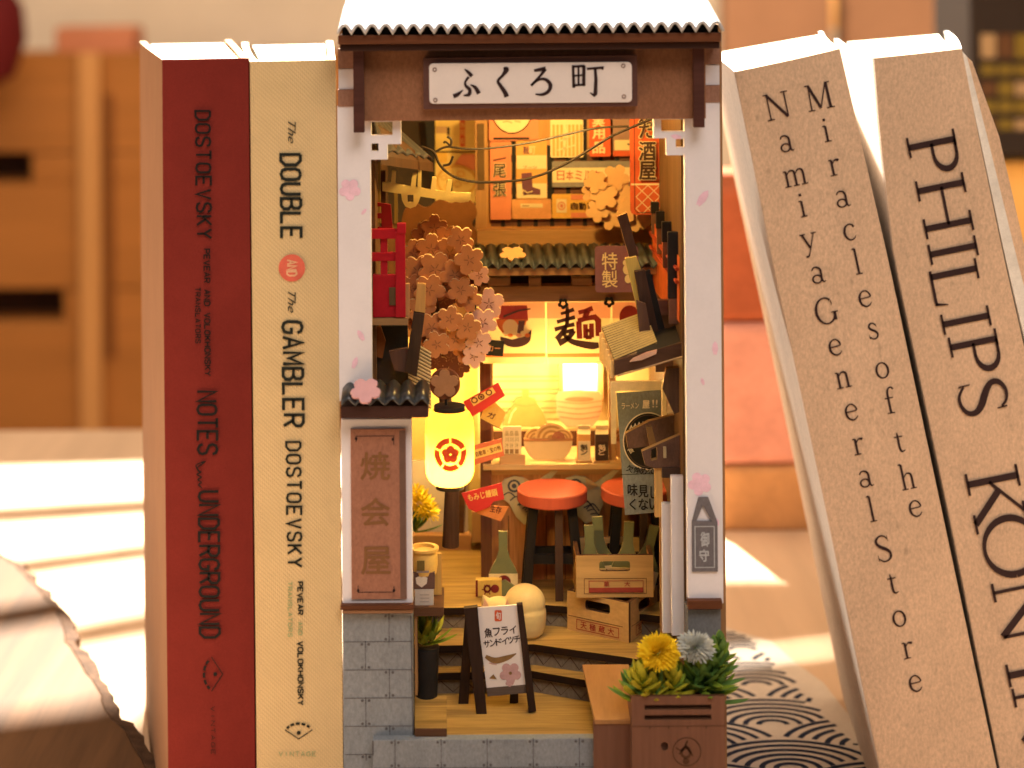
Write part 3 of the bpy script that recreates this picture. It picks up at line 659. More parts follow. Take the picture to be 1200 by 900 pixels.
# paved landing lip
b = MB(); b.slab([G(523, 866, L0 + 1), G(695, 866, L0 + 1), G(695, 828, L0 + 1), G(523, 828, L0 + 1)], 8, 0); b.build('landing', floorm, nook)
b = MB(); b.slab([G(486, 853.5, L0 + 12), G(523.5, 853.5, L0 + 12), G(523.5, 815, L0 + 12), G(486, 815, L0 + 12)], 26, 0, 1); b.build('planter_bed', [floorm, mdfd], nook, bevel=.5)
# three steps: dark nosing, grey stone riser
def step(px, lev):
    pts = [G(x, y, lev) for x, y in px]
    e = [Vector((IR - 3, pts[-1].y, lev)), Vector((IR - 3, BK - 4, lev)), Vector((IL - 1, BK - 4, lev)), Vector((IL - 1, pts[0].y, lev))]
    b = MB(); b.slab(pts + e, 9, 0, 1)
    q = [p + Vector((0, 6, -9.2)) for p in pts] + [p + Vector((0, -2 if i in (1, 2) else 6, -9.2)) for i, p in enumerate(e)]
    b.slab(q, 22, 2)
    # fan shaped joints on the riser
    for (a, c) in zip(q[:len(pts)], q[1:len(pts)]):
        L_ = (c - a).length; nn = max(1, int(L_ / 22))
        for i in range(nn):
            p0 = a.lerp(c, i / nn); p1 = a.lerp(c, (i + .5) / nn); p2 = a.lerp(c, (i + 1) / nn); dz = Vector((0, -.5, 0))
            for u, v in ((p0 + Vector((0, 0, -3)), p1 + Vector((0, 0, -17))), (p1 + Vector((0, 0, -17)), p2 + Vector((0, 0, -3)))):
                b.add([u + dz, v + dz, v + dz + Vector((1.2, 0, .3)), u + dz + Vector((1.2, 0, .3))], [(0, 1, 2, 3)], 3)
    b.build('step', [floorm, M('burnt_step_edge', (.018, .008, .005), .6), M('riser_stone', (.20, .16, .115), .75, 'kraft', .1, .03), M('riser_joint', (.08, .05, .035), .7)], nook)
step([(486, 789), (545, 788), (622, 786), (692, 798), (776, 816)], L1)
step([(486, 757), (560, 756), (626, 755), (732, 770), (776, 778)], L2)
step([(486, 713), (545, 712), (610, 707), (680, 712), (776, 722)], L3)

# ================================================================== noodle shop
dC = 290
shop = thing('noodle_shop', 'two-storey wooden noodle shop with lit counter at the back of the alley', 'shop', P(670, 690, dC))
plank = M('counter_planks', (.40, .17, .06), .55, 'wood', .3, .06, .1)
b = MB(); b.rect(574, 549, 774, 684, dC, 12); 
f = mp(670, 620, dC - .5)
for x in (596, 618, 640, 662, 684, 706, 728, 750): b.stroke([(x, 604), (x, 683)], f, 1, 1)
b.rect(576, 549, 774, 556, dC - 3, 3, 2); b.build('counter', [plank, mdfd, mdfx], shop)
ct = H - 656 - 8
b = MB(); p0, p1 = P(566, 545, dC - 14), P(776, 545, dC - 14); b.box(p0.x, p1.x, dC - 14, dC + 78, p0.z - 7, p0.z); b.build('counter_top', M('pale_counter_wood', (.62, .40, .17), .45, 'wood', .12, .05, axis='x'), shop, bevel=.7)
CZ = p0.z
b = MB(); b.rect(563, 425, 576, 690, dC - 8, 8); b.build('post', M('dark_post_wood', (.13, .055, .028), .6, 'wood', .2, .06), shop, bevel=.6)
b = MB(); b.rect(713.5, 430, 722, 545, dC + 4, 8); b.build('post', mdf, shop, bevel=.6)
b = MB(); b.rect(566, 415, 578, 545, dC + 6, 8); b.build('post', mdf, shop, bevel=.6)
# back of the kitchen: pale siding, shelf and a lit window
b = MB(); b.rect(560, 345, 778, 560, dC + 128, 6); f = mp(670, 450, dC + 127.4)
for y in (441, 446, 456, 461, 470, 478, 483, 491): b.stroke([(572, y), (655, y)], f, 1.1, 1)
b.build('kitchen_wall', [M('pale_siding', (.72, .55, .26), .7, 'plain', .05), M('siding_joint', (.36, .20, .06), .7)], shop)
b = MB(); q0, q1 = P(566, 503, dC + 84), P(716, 503, dC + 84); b.box(q0.x, q1.x, dC + 84, dC + 126, q0.z - 7, q0.z); b.build('shelf', M('shelf_wood', (.62, .40, .17), .5, 'wood', .1, .05, axis='x'), shop)
SZ = q0.z
b = MB(); b.rect(574, 505, 776, 545, dC + 82, 4); b.build('shelf_front', M('deep_brown_shelf_front', (.07, .025, .012), .65), shop)
wnd = MB(); wnd.prism([[(655, 422), (707, 422), (707, 470), (655, 470)], [(660, 425), (700, 425), (700, 459), (660, 459)]], mp(681, 446, dC + 120), 6); wo = wnd.build('window', mdf, shop)
b = MB(); b.rect(659, 424, 701, 460, dC + 123, 2); b.build('pane', EM('lit_window_pane', (1, .82, .50), 1.3), wo)
# lintel, eave, awning
b = MB(); b.rect(560, 335, 778, 353.5, dC - 30, 22); 
for x, w_ in ((585, 26), (627, 14), (682, 24), (725, 20)): b.rect(x - w_ / 2, 326, x + w_ / 2, 335.2, dC - 29, 20)
b.build('lintel', M('brown_lintel', (.25, .12, .055), .6, 'wood', .2, .05, axis='x'), shop, bevel=.5)
b = MB(); b.rect(560, 323, 778, 336, dC - 8, 5); b.build('eave_gap_shade', M('soffit_shade_wood', (.035, .02, .012), .7), shop)  # near-black sheet painting the shade in the gap above the lintel
b = MB(); b.rect(560, 313.5, 778, 322.5, dC - 66, 60); b.build('eave_board', M('awning_eave_wood', (.30, .15, .06), .6, 'wood', .2, .05, axis='x'), shop, bevel=.5)
b = MB(); a0 = P(556, 313, dC - 70); a1 = P(780, 313, dC - 70); a2 = P(556, 287, dC + 48); n = 16 * 8; rows = []
for t in (0, 1):
    rows.append([Vector((a0.x + (a1.x - a0.x) * i / n, a0.y + (a2.y - a0.y) * t, a0.z + (a2.z - a0.z) * t + 8 * abs(math.sin(math.pi * i / 8)) - 3)) for i in range(n + 1)])
w = n + 1; b.add([p for r in rows for p in r], [(j, j + 1, w + j + 1, w + j) for j in range(n)])
o = b.build('awning', M('awning_tile', (.05, .055, .05), .42, 'plain', .3, .05, 0, .5), shop, smooth=True); md = o.modifiers.new('t', 'SOLIDIFY'); md.thickness = 1.6 * S
b = MB(); b.rect(559, 269, 778, 286, dC + 36, 22); b.build('beam', mdfx, shop, bevel=.6)
dU = dC + 56
b = MB(); b.rect(563, 118, 778, 270, dU, 8, 0); f = mp(670, 200, dU - .6)
for y0, y1 in ((255, 264.5), (219, 227), (181, 189)):
    b.poly([(575, y0), (765, y0), (765, y1), (575, y1)], f, 1)
    for k in range(10): b.poly([(589 + k * 19.2 - 2.4, y0), (589 + k * 19.2 + 2.4, y0), (589 + k * 19.2 + 2.4, y1 + .5), (589 + k * 19.2 - 2.4, y1 + .5)], mp(670, 200, dU - 1.0), 2)
for x0, y0, x1, y1 in ((680, 130, 688, 188), (716, 140, 722, 180), (641, 170, 647, 250), (600, 165, 604, 250)): b.poly([(x0, y0), (x1, y0), (x1, y1), (x0, y1)], mp(670, 200, dU - 1.2), 2)
b.build('upper_wall', [M('lattice_board', (.52, .26, .085), .65, 'wood', .18, .06), M('slot_shade_wood', (.16, .07, .04), .7), blackm], shop)
b = MB(); b.rect(557, 136, 570, 272, dU - 8, 12); b.rect(559.5, 145, 567.5, 222, dU - 10, 3, 1); b.build('corner_post', [mdf, M('dark_lattice_strip', (.14, .08, .03), .7)], shop, bevel=.5)
# fish cut-outs on the counter front
def fish(cx, cy, sc, label):
    f = mp(cx, cy, dC - 5); t = lambda x, y: (cx + x * sc, cy + y * sc); b = MB()
    b.prism([t(-30, -4), t(-22, -16), t(-10, -20), t(2, -18), t(14, -10), t(36, -26), t(44, -26), t(22, -2), t(24, 16), t(16, 34), t(2, 40), t(-8, 30), t(-16, 14), t(-26, 6)], f, 3, 0)
    g = mp(cx, cy, dC - 5.6)
    b.poly([t(2, -18), t(14, -10), t(18, -6), t(4, -1)], g, 2); b.disc(*t(-10, -8), 8 * sc, 8 * sc, g, 1); b.disc(*t(-10, -8), 5.4 * sc, 5.4 * sc, mp(cx, cy, dC - 5.9), 0); b.disc(*t(-10, -8), 3 * sc, 3 * sc, mp(cx, cy, dC - 6.2), 1)
    for k in range(4): b.stroke([t(-24 + 9 * k, 4 + 6 * k), t(-16 + 9 * k, 0 + 5 * k), t(-8 + 9 * k, 6 + 6 * k)], g, 1.6 * sc, 1, True); b.stroke([t(-4 + 4 * k, 16 + 4 * k), t(4 + 4 * k, 12 + 5 * k), t(10 + 3 * k, 18 + 4 * k)], g, 1.6 * sc, 1, True)
    tag(b.build('fish_plaque', [M('fish_card', (.45, .36, .20), .7, 'plain', .1), M('fish_ink', (.06, .06, .07), .7), M('fish_tail_card', (.50, .30, .12), .7)]), label, 'plaque', 'carp plaques on the counter front')
fish(612, 577, .95, 'carp plaque behind the front stool, nearest the dark counter post'); fish(684, 576, .95, 'carp plaque between the two stools on the counter front')
# noren curtain
nr = thing('noren_curtain', 'cream and pink shop curtain with a ramen bowl and a large noodle character', 'curtain', P(640, 426, dC - 22))
nm = [SHADE('noren_cream', (.86, .64, .30), .36), SHADE('noren_pink', (.80, .36, .20), .36), SHADE('noren_orange', (.78, .20, .06), .36), M('noren_brown_ink', (.11, .05, .04), .8), M('noren_red_ink', (.40, .05, .035), .8)]
def panel(x0, x1, extra):
    b = MB(); f = mp((x0 + x1) / 2, 390, dC - 22.6); b.poly([(x0, 373), (x1, 373), (x1, 414), (x0, 414)], f, 0); b.poly([(x0, 418.5), (x1, 418.5), (x1, 426), (x0, 426)], f, 0); g = mp((x0 + x1) / 2, 390, dC - 23)
    b.poly([(x0, 354), (x1, 354), (x1, 373), (x0, 373)], f, 1); b.poly([(x0, 414), (x1, 414), (x1, 418.5), (x0, 418.5)], f, 2)
    extra(b, f, g); b.build('panel', nm, nr)
def ex1(b, f, g):
    b.poly([(588, 358), (618, 358), (619, 376), (584, 376)], g, 4); b.poly([(581, 374), (618, 374), (614, 386), (592, 394), (584, 384)], mp(604, 390, dC - 23.3), 2)
    b.disc(598, 383, 9, 9, mp(604, 390, dC - 23.6), 0, 18); b.disc(610, 388, 10, 8, mp(604, 390, dC - 23.7), 0, 18); b.poly([(608, 376), (615, 376), (613, 392), (606, 390)], mp(604, 390, dC - 24), 3)
    b.poly([(586, 394)] + [(604 + 18 * math.cos(R(a)), 396 + 11 * math.sin(R(a))) for a in range(170, -10, -15)] + [(623, 386), (616, 394), (600, 398)], mp(604, 390, dC - 24.2), 3)
    for k in range(6): b.disc(593 + k * 5, 390 + (k % 2) * 3, 3.2, 2.4, mp(604, 390, dC - 24.5), (0, 2, 0, 1, 0, 2)[k], 12)
    b.stroke([(590, 371, 2.4), (608, 364, 2), (622, 362, 1.5)], mp(604, 390, dC - 24.6), 2, 3)
def ex2(b, f, g):
    z = lambda pts: [(620 + x / 5, 310 + y / 5, w) for x, y, w in pts]
    for st in (z([(186, 288, 3.5), (222, 278, 4), (264, 262, 5)]), z([(224, 246, 4), (226, 300, 4.6), (222, 352, 5)]), z([(164, 336, 4.5), (214, 322, 4), (270, 308, 5)]), z([(150, 380, 5), (214, 362, 4.2), (266, 350, 5)]), z([(222, 352, 5), (196, 396, 5.5), (160, 440, 7)]), z([(196, 398, 4.5), (264, 384, 5)]), z([(262, 386, 6.5), (232, 428, 6), (172, 462, 8)]), z([(196, 398, 4), (244, 446, 6), (310, 466, 8), (372, 476, 8.5), (408, 472, 6)])):
        b.stroke(st, g, 4, 3, True)
    g2 = mp(678, 390, dC - 23.5)
    for st, w in ((z([(290, 282, 5), (330, 272, 5), (374, 256, 6)]), 0), (z([(346, 272, 6), (326, 312, 6.5)]), 0), (z([(286, 330, 6), (330, 318, 5.5), (386, 308, 6), (406, 330, 7), (406, 420, 6.5)]), 0), (z([(292, 332, 6.5), (296, 436, 6.5)]), 0), (z([(330, 350, 5.5), (332, 432, 6)]), 0), (z([(366, 346, 5.5), (366, 430, 6)]), 0), (z([(330, 388, 4), (366, 386, 4)]), 0), (z([(330, 428, 5), (368, 426, 5)]), 0)):
        b.stroke(st, g2, 5, 4)
def ex3(b, f, g):
    b.disc(738, 372, 12, 14, g, 4)
panel(566, 639.2, ex1); panel(641, 715.6, ex2); panel(717.4, 766, ex3)
for x, y in ((660, 356), (714, 354)):
    b = MB(); f = mp(x, y, dC - 34); b.prism([flower(x, y, 6.5, .3), flower(x, y, 2.6, .3)], f, 2)
    tag(b.build('blossom_clip', blackm), 'black blossom clip over the noodle character' if x < 700 else 'black blossom clip right of the red character', 'clip', 'black blossom clips on the lintel')

# ------------------------------------------------------------------ signs on the upper floor
def sign(label, x0, y0, x1, y1, d, mats, draw=None, t=4, r=1.5, nm_='shop_sign', group='signs on the upper floor', edge=None):
    b = MB(); f = mp((x0 + x1) / 2, (y0 + y1) / 2, d); b.prism(rrect(x0, y0, x1, y1, r, 2), f, t, 0, edge)
    k = [0]
    def lay():
        k[0] += 1; return mp((x0 + x1) / 2, (y0 + y1) / 2, d - .5 * k[0])
    if draw: draw(b, lay)
    return tag(b.build(nm_, mats), label, 'sign', group)
def boxp(x0, y0, x1, y1): return [(x0, y0), (x1, y0), (x1, y1), (x0, y1)]
salm = M('salmon_print', (.74, .25, .12), .7, 'plain', .05); crm = M('cream_print', (.82, .64, .34), .7, 'plain', .04); orp = M('orange_print', (.72, .36, .10), .7, 'plain', .05)
redp = M('vermilion_print', (.62, .11, .04), .7, 'plain', .05); gryp = M('grey_print', (.26, .23, .20), .7); prpp = M('plum_print', (.22, .10, .12), .7); tan = M('tan_print', (.50, .30, .14), .7)
dS = dU - 8
def d_(b, lay):
    f = lay(); b.disc(600, 129, 24, 28, f, 1, 36); b.disc(600, 129, 24, 28, f, 2, 36, .95); f = lay(); b.stroke([(589, 143), (595, 142), (600, 144)], f, 1.2, 2); b.stroke([(603, 142), (610, 143)], f, 1.2, 2)
    b.poly(boxp(578, 161, 620, 163.4), f, 3)
sign('salmon sign with a big yellow disc under the gable', 573, 112, 631, 165, dS, [salm, crm, tan, blackm], d_)
def d_(b, lay):
    f = lay(); b.stroke([(578, 188), (586, 186.5), (593, 185)], f, 1.6, 2)
    for y, ch in ((200, '尾'), (222, '張')):
        g = lay(); b.text(ch, 585.5, y, 15, 16, g, 1, 0, .05); b.text(ch, 585.5, y, 15, 16, lay(), 2, 0, .01)
sign('narrow salmon vertical sign with two outlined characters', 574.5, 166, 599, 257.5, dS, [salm, crm, inkb], d_)
def d_(b, lay):
    f = lay(); b.poly(boxp(605.4, 182, 640.6, 198), f, 1); b.poly(boxp(605.4, 215, 640.6, 232), f, 1)
    g = lay(); b.text('靴', 617, 176, 7, 9, g, 2, 0, .02); b.text('町', 624, 176, 7, 9, lay(), 1, 0, .02)
    b.poly([(611, 203), (623, 202), (624, 219), (633, 222), (633, 228), (618, 227), (612, 222)], lay(), 2); b.disc(615, 226, 2.6, 2.2, lay(), 2); b.stroke([(611, 210), (624, 208)], lay(), 1.4, 3); b.stroke([(612, 222), (618, 226), (624, 224)], lay(), 1.2, 1)
    b.text('ブーツ', 621, 196, 16, 4, lay(), 3)
sign('poster of a purple rubber boot on cream and orange bands', 605, 164, 641, 233, dS, [orp, crm, M('purple_boot_ink', (.16, .06, .08), .7), redp], d_)
def d_(b, lay):
    b.poly(boxp(610, 238.5, 636, 243.5), lay(), 1); b.stroke([(612, 241), (620, 241)], lay(), 1.5, 2)
sign('orange signboard with a small cream label strip', 600, 233.6, 646, 256.5, dS + 1, [M('apricot_print', (.74, .34, .13), .7), crm, tan], d_)
def d_(b, lay):
    f = lay()
    for k in range(8): b.poly(boxp(647.5 + k * 4.6, 146, 650.3 + k * 4.6, 183), f, 1)
    f = lay(); b.stroke([(662, 138), (663, 160), (660, 184)], f, 2.4, 0); b.stroke([(655, 166), (672, 158)], f, 1.6, 0); b.stroke([(653, 176), (674, 170)], f, 1.6, 0)
sign('cream sign striped with thin orange uprights', 645, 140, 683.5, 184.5, dS, [crm, orp], d_)
def d_(b, lay):
    for y, ch in ((142, '実'), (156, '用'), (173, '品')): b.text(ch, 701.5, y, 14, 13, lay(), 1, 0, .03)
sign('vermilion vertical sign with cream characters beside the striped one', 691, 132, 715.5, 183.5, dS - 6, [redp, crm], d_, t=6)
def d_(b, lay):
    f = lay(); b.poly(boxp(720, 164, 739, 176), f, 1); b.stroke([(735, 169), (739, 169)], lay(), 1.6, 3); b.poly(boxp(718.2, 176.5, 739.6, 183), lay(), 2)
sign('small grey sign with a cream strip beside the tall red one', 718, 132, 740, 183, dS + 1, [M('mauve_print', (.34, .20, .15), .7), crm, redp, ink], d_)
def d_(b, lay):
    f = lay(); b.poly(boxp(647.4, 196.5, 741, 213.5), f, 1)
    g = lay()
    for i, ch in enumerate('日本ミルク'): b.text(ch, 657 + i * 10.5, 205.3, 8.6 if i < 2 else 8, 11, g, 2, 0, .012)
sign('grey edged cream milk sign with red lettering', 647, 189, 742, 219, dS, [gryp, crm, M('brick_ink', (.45, .10, .05), .7)], d_)
def d_(b, lay):
    f = lay(); b.poly(boxp(669, 228, 742, 234), f, 1); b.poly(boxp(669, 249, 742, 255), f, 1); b.poly(boxp(652, 233, 664, 249), f, 2)
    g = lay(); b.disc(658, 241, 4.6, 5, g, 1, 20, .75); b.disc(658, 241, 2, 2.2, g, 1, 12)
    for i, ch in enumerate('自動車'): b.text(ch, 673 + i * 9.6, 241.5, 8, 8.4, g, 3, 0, .02)
sign('yellow and pink car sign with a small round emblem', 647, 227.5, 742, 255.5, dS, [M('amber_print', (.80, .44, .09), .7), salm, crm, inkb], d_)
def d_(b, lay):
    f = lay(); b.stroke([(739.4, 216), (779, 216)], f, 2, 1)
    for k in range(-3, 4):
        for sgn in (1, -1):
            x0_, x1_ = 759 + k * 14, 759 + k * 14 + sgn * 34
            pts = [(x0_ + (x1_ - x0_) * t / 12, 217 + 33 * t / 12) for t in range(13)]; pts = [p for p in pts if 743 < p[0] < 777]
            if len(pts) > 1: b.stroke(pts, f, .9, 1)
    b.stroke([(743.5, 130), (743.5, 245), (746, 249), (774, 249)], f, .8, 2)
    for y, ch, h in ((141, 'ぬ', 14), (153, 'た', 17), (177, '酒', 22), (200, '屋', 21)):
        b.text(ch, 758.5, y, 19, h, lay(), 1, 0, .075); b.text(ch, 758.5, y, 19, h, lay(), 2, 0, .035)
sign('tall vermilion tavern sign with dark outlined brush characters and lattice foot', 738.5, 126, 779.5, 251.5, dC - 20, [redp, crm, M('umber_ink', (.07, .035, .025), .7)], d_, t=6, r=5)
def d_(b, lay):
    g = lay()
    for y, ch in ((306, '特'), (327, '製')): b.text(ch, 714.5, y, 18, 20, g, 1, 0, .012)
    b.disc(735, 316, 5, 6, g, 1); b.disc(736, 327, 4, 5, g, 1); b.disc(733, 308, 3, 3.4, g, 1)
sign('plum coloured hanging sign with two cream characters', 697.5, 288.5, 748, 342.5, dC - 84, [prpp, crm], d_, t=4, r=3, group='hanging signs')
# ================================================================== the lane on the left
ylw = M('lemon_card', (.80, .56, .18), .7, 'plain', .05)
lw = thing('lane_house', 'ochre plastered house closing the lane behind the lantern', 'house', P(520, 630, 440))
b = MB(); b.rect(446, 395, 575, 640, 438, 6); b.build('wall', M('ochre_plaster', (.62, .42, .14), .75, 'plain', .1, .03), lw)
b = MB(); b.rect(480, 540, 548, 628, 430, 6); b.build('plaster_panel', M('pale_plaster', (.66, .54, .42), .75, 'plain', .05), lw)
b = MB(); b.prism([(537, 556), (547, 556), (543, 630), (531, 630)], mp(540, 590, 424), 5); b.build('post', mdfd, lw)
b = MB(); c = P(515, 640, 420); b.rect(470, 628, 552, 645, 412, 24); b.build('doorstep', mdfx, lw, bevel=.5)
b = MB(); b.rect(553, 600, 566, 636, 405, 20); b.build('side_step', mdf, lw, bevel=.5)
b = MB(); b.rect(440, 268, 562, 396, 440, 4); b.build('upper_wall', M('brown_lane_wall', (.16, .07, .025), .7, 'wood', .2, .05), lw)
b = MB(); b.rect(440, 120, 562, 262, 440, 4); b.build('window_wall', M('black_window_wall', (.05, .032, .02), .7), lw)
def d_(b, lay):
    f = lay(); b.poly(boxp(539, 140, 545, 172), f, 1); g = lay()
    for y, ch in ((147, '寿'), (156, '司'), (165, '処')): b.text(ch, 542, y, 5, 7, g, 0)
    b.poly(boxp(511, 148, 524, 156), lay(), 2); b.poly(boxp(524, 149, 527, 158), lay(), 3)
sign('cream poster with a red text strip on the lane end wall', 510, 136, 557, 177, 434, [ylw, redp, tan, blackm], d_, group='posters in the lane')
def d_(b, lay):
    f = lay(); b.poly([(531, 195), (541, 181), (557, 181), (557, 200)], f, 1); g = lay(); b.disc(535, 212, 24, 19, g, 2, 30); b.disc(535, 212, 21, 16, lay(), 0, 30)
    h_ = lay()
    for x, y, r in ((520, 208, 4), (528, 202, 4), (540, 204, 5), (546, 213, 4), (536, 216, 5), (524, 219, 4)): b.disc(x, y, r, r * .75, h_, 2, 14, .7)
    b.poly(boxp(524, 211, 530, 225), lay(), 3)
sign('yellow poster of a sushi platter on the lane end wall', 510, 179, 557, 238, 434, [ylw, salm, M('ochre_print', (.70, .38, .09), .7), blackm], d_, group='posters in the lane')
b = MB(); b.rect(512, 179, 524, 190, 428, 3); tag(b.build('price_tag', M('amber_card', (.74, .42, .08), .7)), 'small amber price tag under the cream lane poster', 'tag')
# black gutter post in front of the posters
b = MB(); b.prism([(498, 142), (509, 142), (509, 220), (504, 220)], mp(503, 180, 420), 6); tag(b.build('drain_pipe', blackm), 'black drain pipe left of the lane posters', 'pipe')
# yellow tooth rail with ring
b = MB(); z = lambda pts: [(430 + x * .1333, 135 + y * .1333) for x, y in pts]
b.prism([z([(135, 588), (212, 592), (222, 485), (258, 485), (250, 600), (385, 625), (402, 510), (438, 510), (428, 632), (445, 636), (450, 480), (480, 480), (476, 640), (560, 655), (575, 545), (600, 545), (612, 560), (605, 662), (690, 672), (712, 572), (752, 572), (735, 680), (912, 690), (912, 740), (890, 765), (820, 772), (470, 715), (455, 760), (430, 800), (380, 820), (335, 800), (308, 750), (300, 690), (135, 665)]), z([(355, 700), (408, 700), (408, 765), (355, 765)])], mp(490, 215, 170), 6)
tag(b.build('toothed_rail', [M('lit_yellow_card', (.80, .60, .22), .7, 'plain', .05)]), 'yellow toothed rail with a ring hanging below it under the grey eave', 'rail')
# side house on the left: eave with grey tiles, red balcony, slanted strut, reed blind
sh = thing('side_house', 'dark timber side house with a tiled eave along the left wall', 'house', P(455, 640, 120))
b = MB(); A = [P(440, 140, 60), P(500, 140, 260), P(503, 182, 260), P(446, 176, 60)]
n = 3 * 8
c00, c10, c01, c11 = P(432, 138, 40), P(494, 134, 245), P(446, 177, 14), P(508, 187, 215)
c00.x = c10.x = IL - 2; rows = []
for t in range(n + 1):
    q = t / n; rows.append([c00.lerp(c10, q) + Vector((0, 0, 0)), c01.lerp(c11, q)])
nx = 24; vs = []; 
for i in range(nx + 1):
    for j in range(13):
        u, v = i / nx, j / 12; p = c00.lerp(c10, u).lerp(c01.lerp(c11, u), v); p.z += 4 * abs(math.sin(u * math.pi * 6)); vs.append(p)
b.add(vs, [(i * 13 + j, i * 13 + j + 1, (i + 1) * 13 + j + 1, (i + 1) * 13 + j) for i in range(nx) for j in range(12)])
o = b.build('eave', M('silver_grey_tile', (.045, .052, .065), .3, 'plain', .2, .04, 0, .4), sh, smooth=True); md = o.modifiers.new('t', 'SOLIDIFY'); md.thickness = 3 * S
b = MB(); dz = Vector((0, 0, -5)); dz2 = Vector((0, 0, -16)); b.hexa([c00 + dz, c10 + dz, c11 + dz, c01 + dz, c00 + dz2, c10 + dz2, c11 + dz2, c01 + dz2])
b.build('eave_board', M('dull_brown_eave', (.07, .034, .018), .6, 'wood', .2, .05), sh)
b = MB(); b.rect(436, 190, 446, 262, 150, 6); b.rect(446, 200, 452, 300, 210, 6, 1); b.rect(462, 226, 466, 262, 260, 5, 0); b.build('upper_frame', [M('olive_board', (.30, .19, .05), .7, 'wood', .2, .05), mdfd], sh)
redl = M('crimson_lacquer', (.40, .012, .02), .45, 'plain', .1)
rl = thing('red_balcony', 'crimson lacquered lattice balcony on the left wall', 'balcony', P(455, 373, 50))
b = MB(); b.rect(463.5, 272, 475, 372, 48, 8); b.rect(465, 262, 475.5, 274, 46, 10); b.build('post', redl, rl, bevel=.8)
b = MB(); b.rect(433, 268.5, 474, 280, 50, 7); b.rect(433, 296, 466, 306, 52, 6); b.rect(446, 279, 454, 340, 54, 5); b.build('rail', redl, rl, bevel=.8)
b = MB(); b.rect(437, 322, 466, 372, 53, 6); b.rect(456, 337, 464, 358, 51, 2, 1); b.build('panel', [redl, M('olive_plaque', (.12, .07, .03), .7)], rl, bevel=.6)
b = MB(); b.rect(433, 373, 478, 381, 50, 30); b.build('ledge', M('worn_ledge_wood', (.30, .17, .07), .65, 'wood', .2, .05, axis='x'), rl)
b = MB(); b.rect(475, 333, 480, 373, 60, 8); b.build('edge_strip', mdf, rl)
b = MB(); b.prism([[(434, 236), (458, 240), (460, 268), (434, 268)], [(440, 242), (447, 242), (447, 250), (440, 250)], [(440, 256), (447, 256), (447, 266), (440, 266)]], mp(446, 250, 130), 5)
tag(b.build('red_shutter', M('dull_red_lacquer', (.30, .015, .015), .5)), 'dull red slatted shutter behind the crimson balcony', 'shutter')
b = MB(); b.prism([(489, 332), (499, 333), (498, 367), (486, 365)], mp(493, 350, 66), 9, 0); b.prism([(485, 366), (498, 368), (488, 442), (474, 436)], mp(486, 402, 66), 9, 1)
b.build('strut', [M('lit_strut_wood', (.50, .28, .08), .6, 'wood', .15, .05), M('shaded_strut_wood', (.055, .03, .016), .6, 'wood', .2, .05)], sh, bevel=.6)  # lamplight on the upper end and shade below put into the two colours
b = MB(); b.rect(434, 382, 478, 452, 90, 12); b.prism([(437, 384), (446, 382), (452, 400), (448, 420), (440, 418)], mp(443, 400, 84), 5, 1); b.prism([(456, 412), (478, 408), (482, 438), (462, 434)], mp(470, 424, 70), 8, 2)
b.build('lower_wall', [blackm, M('ember_wood', (.2, .07, .02), .7), M('dim_brown_board', (.09, .046, .03), .65, 'wood', .2, .05)], sh)
# reed blind
def reed(name, lab, corners, nrow, mats):
    b = MB(); A_, B_, C_, D_ = corners
    b.hexa([A_, B_, C_, D_] + [p + Vector((0, 3, -2)) for p in corners], 0)
    for i in range(nrow):
        a = A_.lerp(D_, (i + .5) / nrow); c = B_.lerp(C_, (i + .5) / nrow); nrm = (B_ - A_).cross(D_ - A_).normalized()
        if nrm.y > 0: nrm = -nrm
        w2 = (D_ - A_) / nrow * .36
        b.add([a - w2 + nrm * .5, c - w2 + nrm * .5, c + nrm * 1.6, a + nrm * 1.6, a + w2 + nrm * .5, c + w2 + nrm * .5], [(0, 1, 2, 3), (3, 2, 5, 4)], 1)
    return tag(b.build(name, mats), lab, 'blind')
rm = [M('reed_shadow', (.12, .08, .035), .7), M('reed_straw', (.46, .35, .19), .7)]
reed('reed_blind', 'straw reed blind slanting down behind the lantern hook at left', [P(492, 404, 110), P(505, 412, 110), P(505, 478, 95), P(468, 460, 95)], 16, rm)

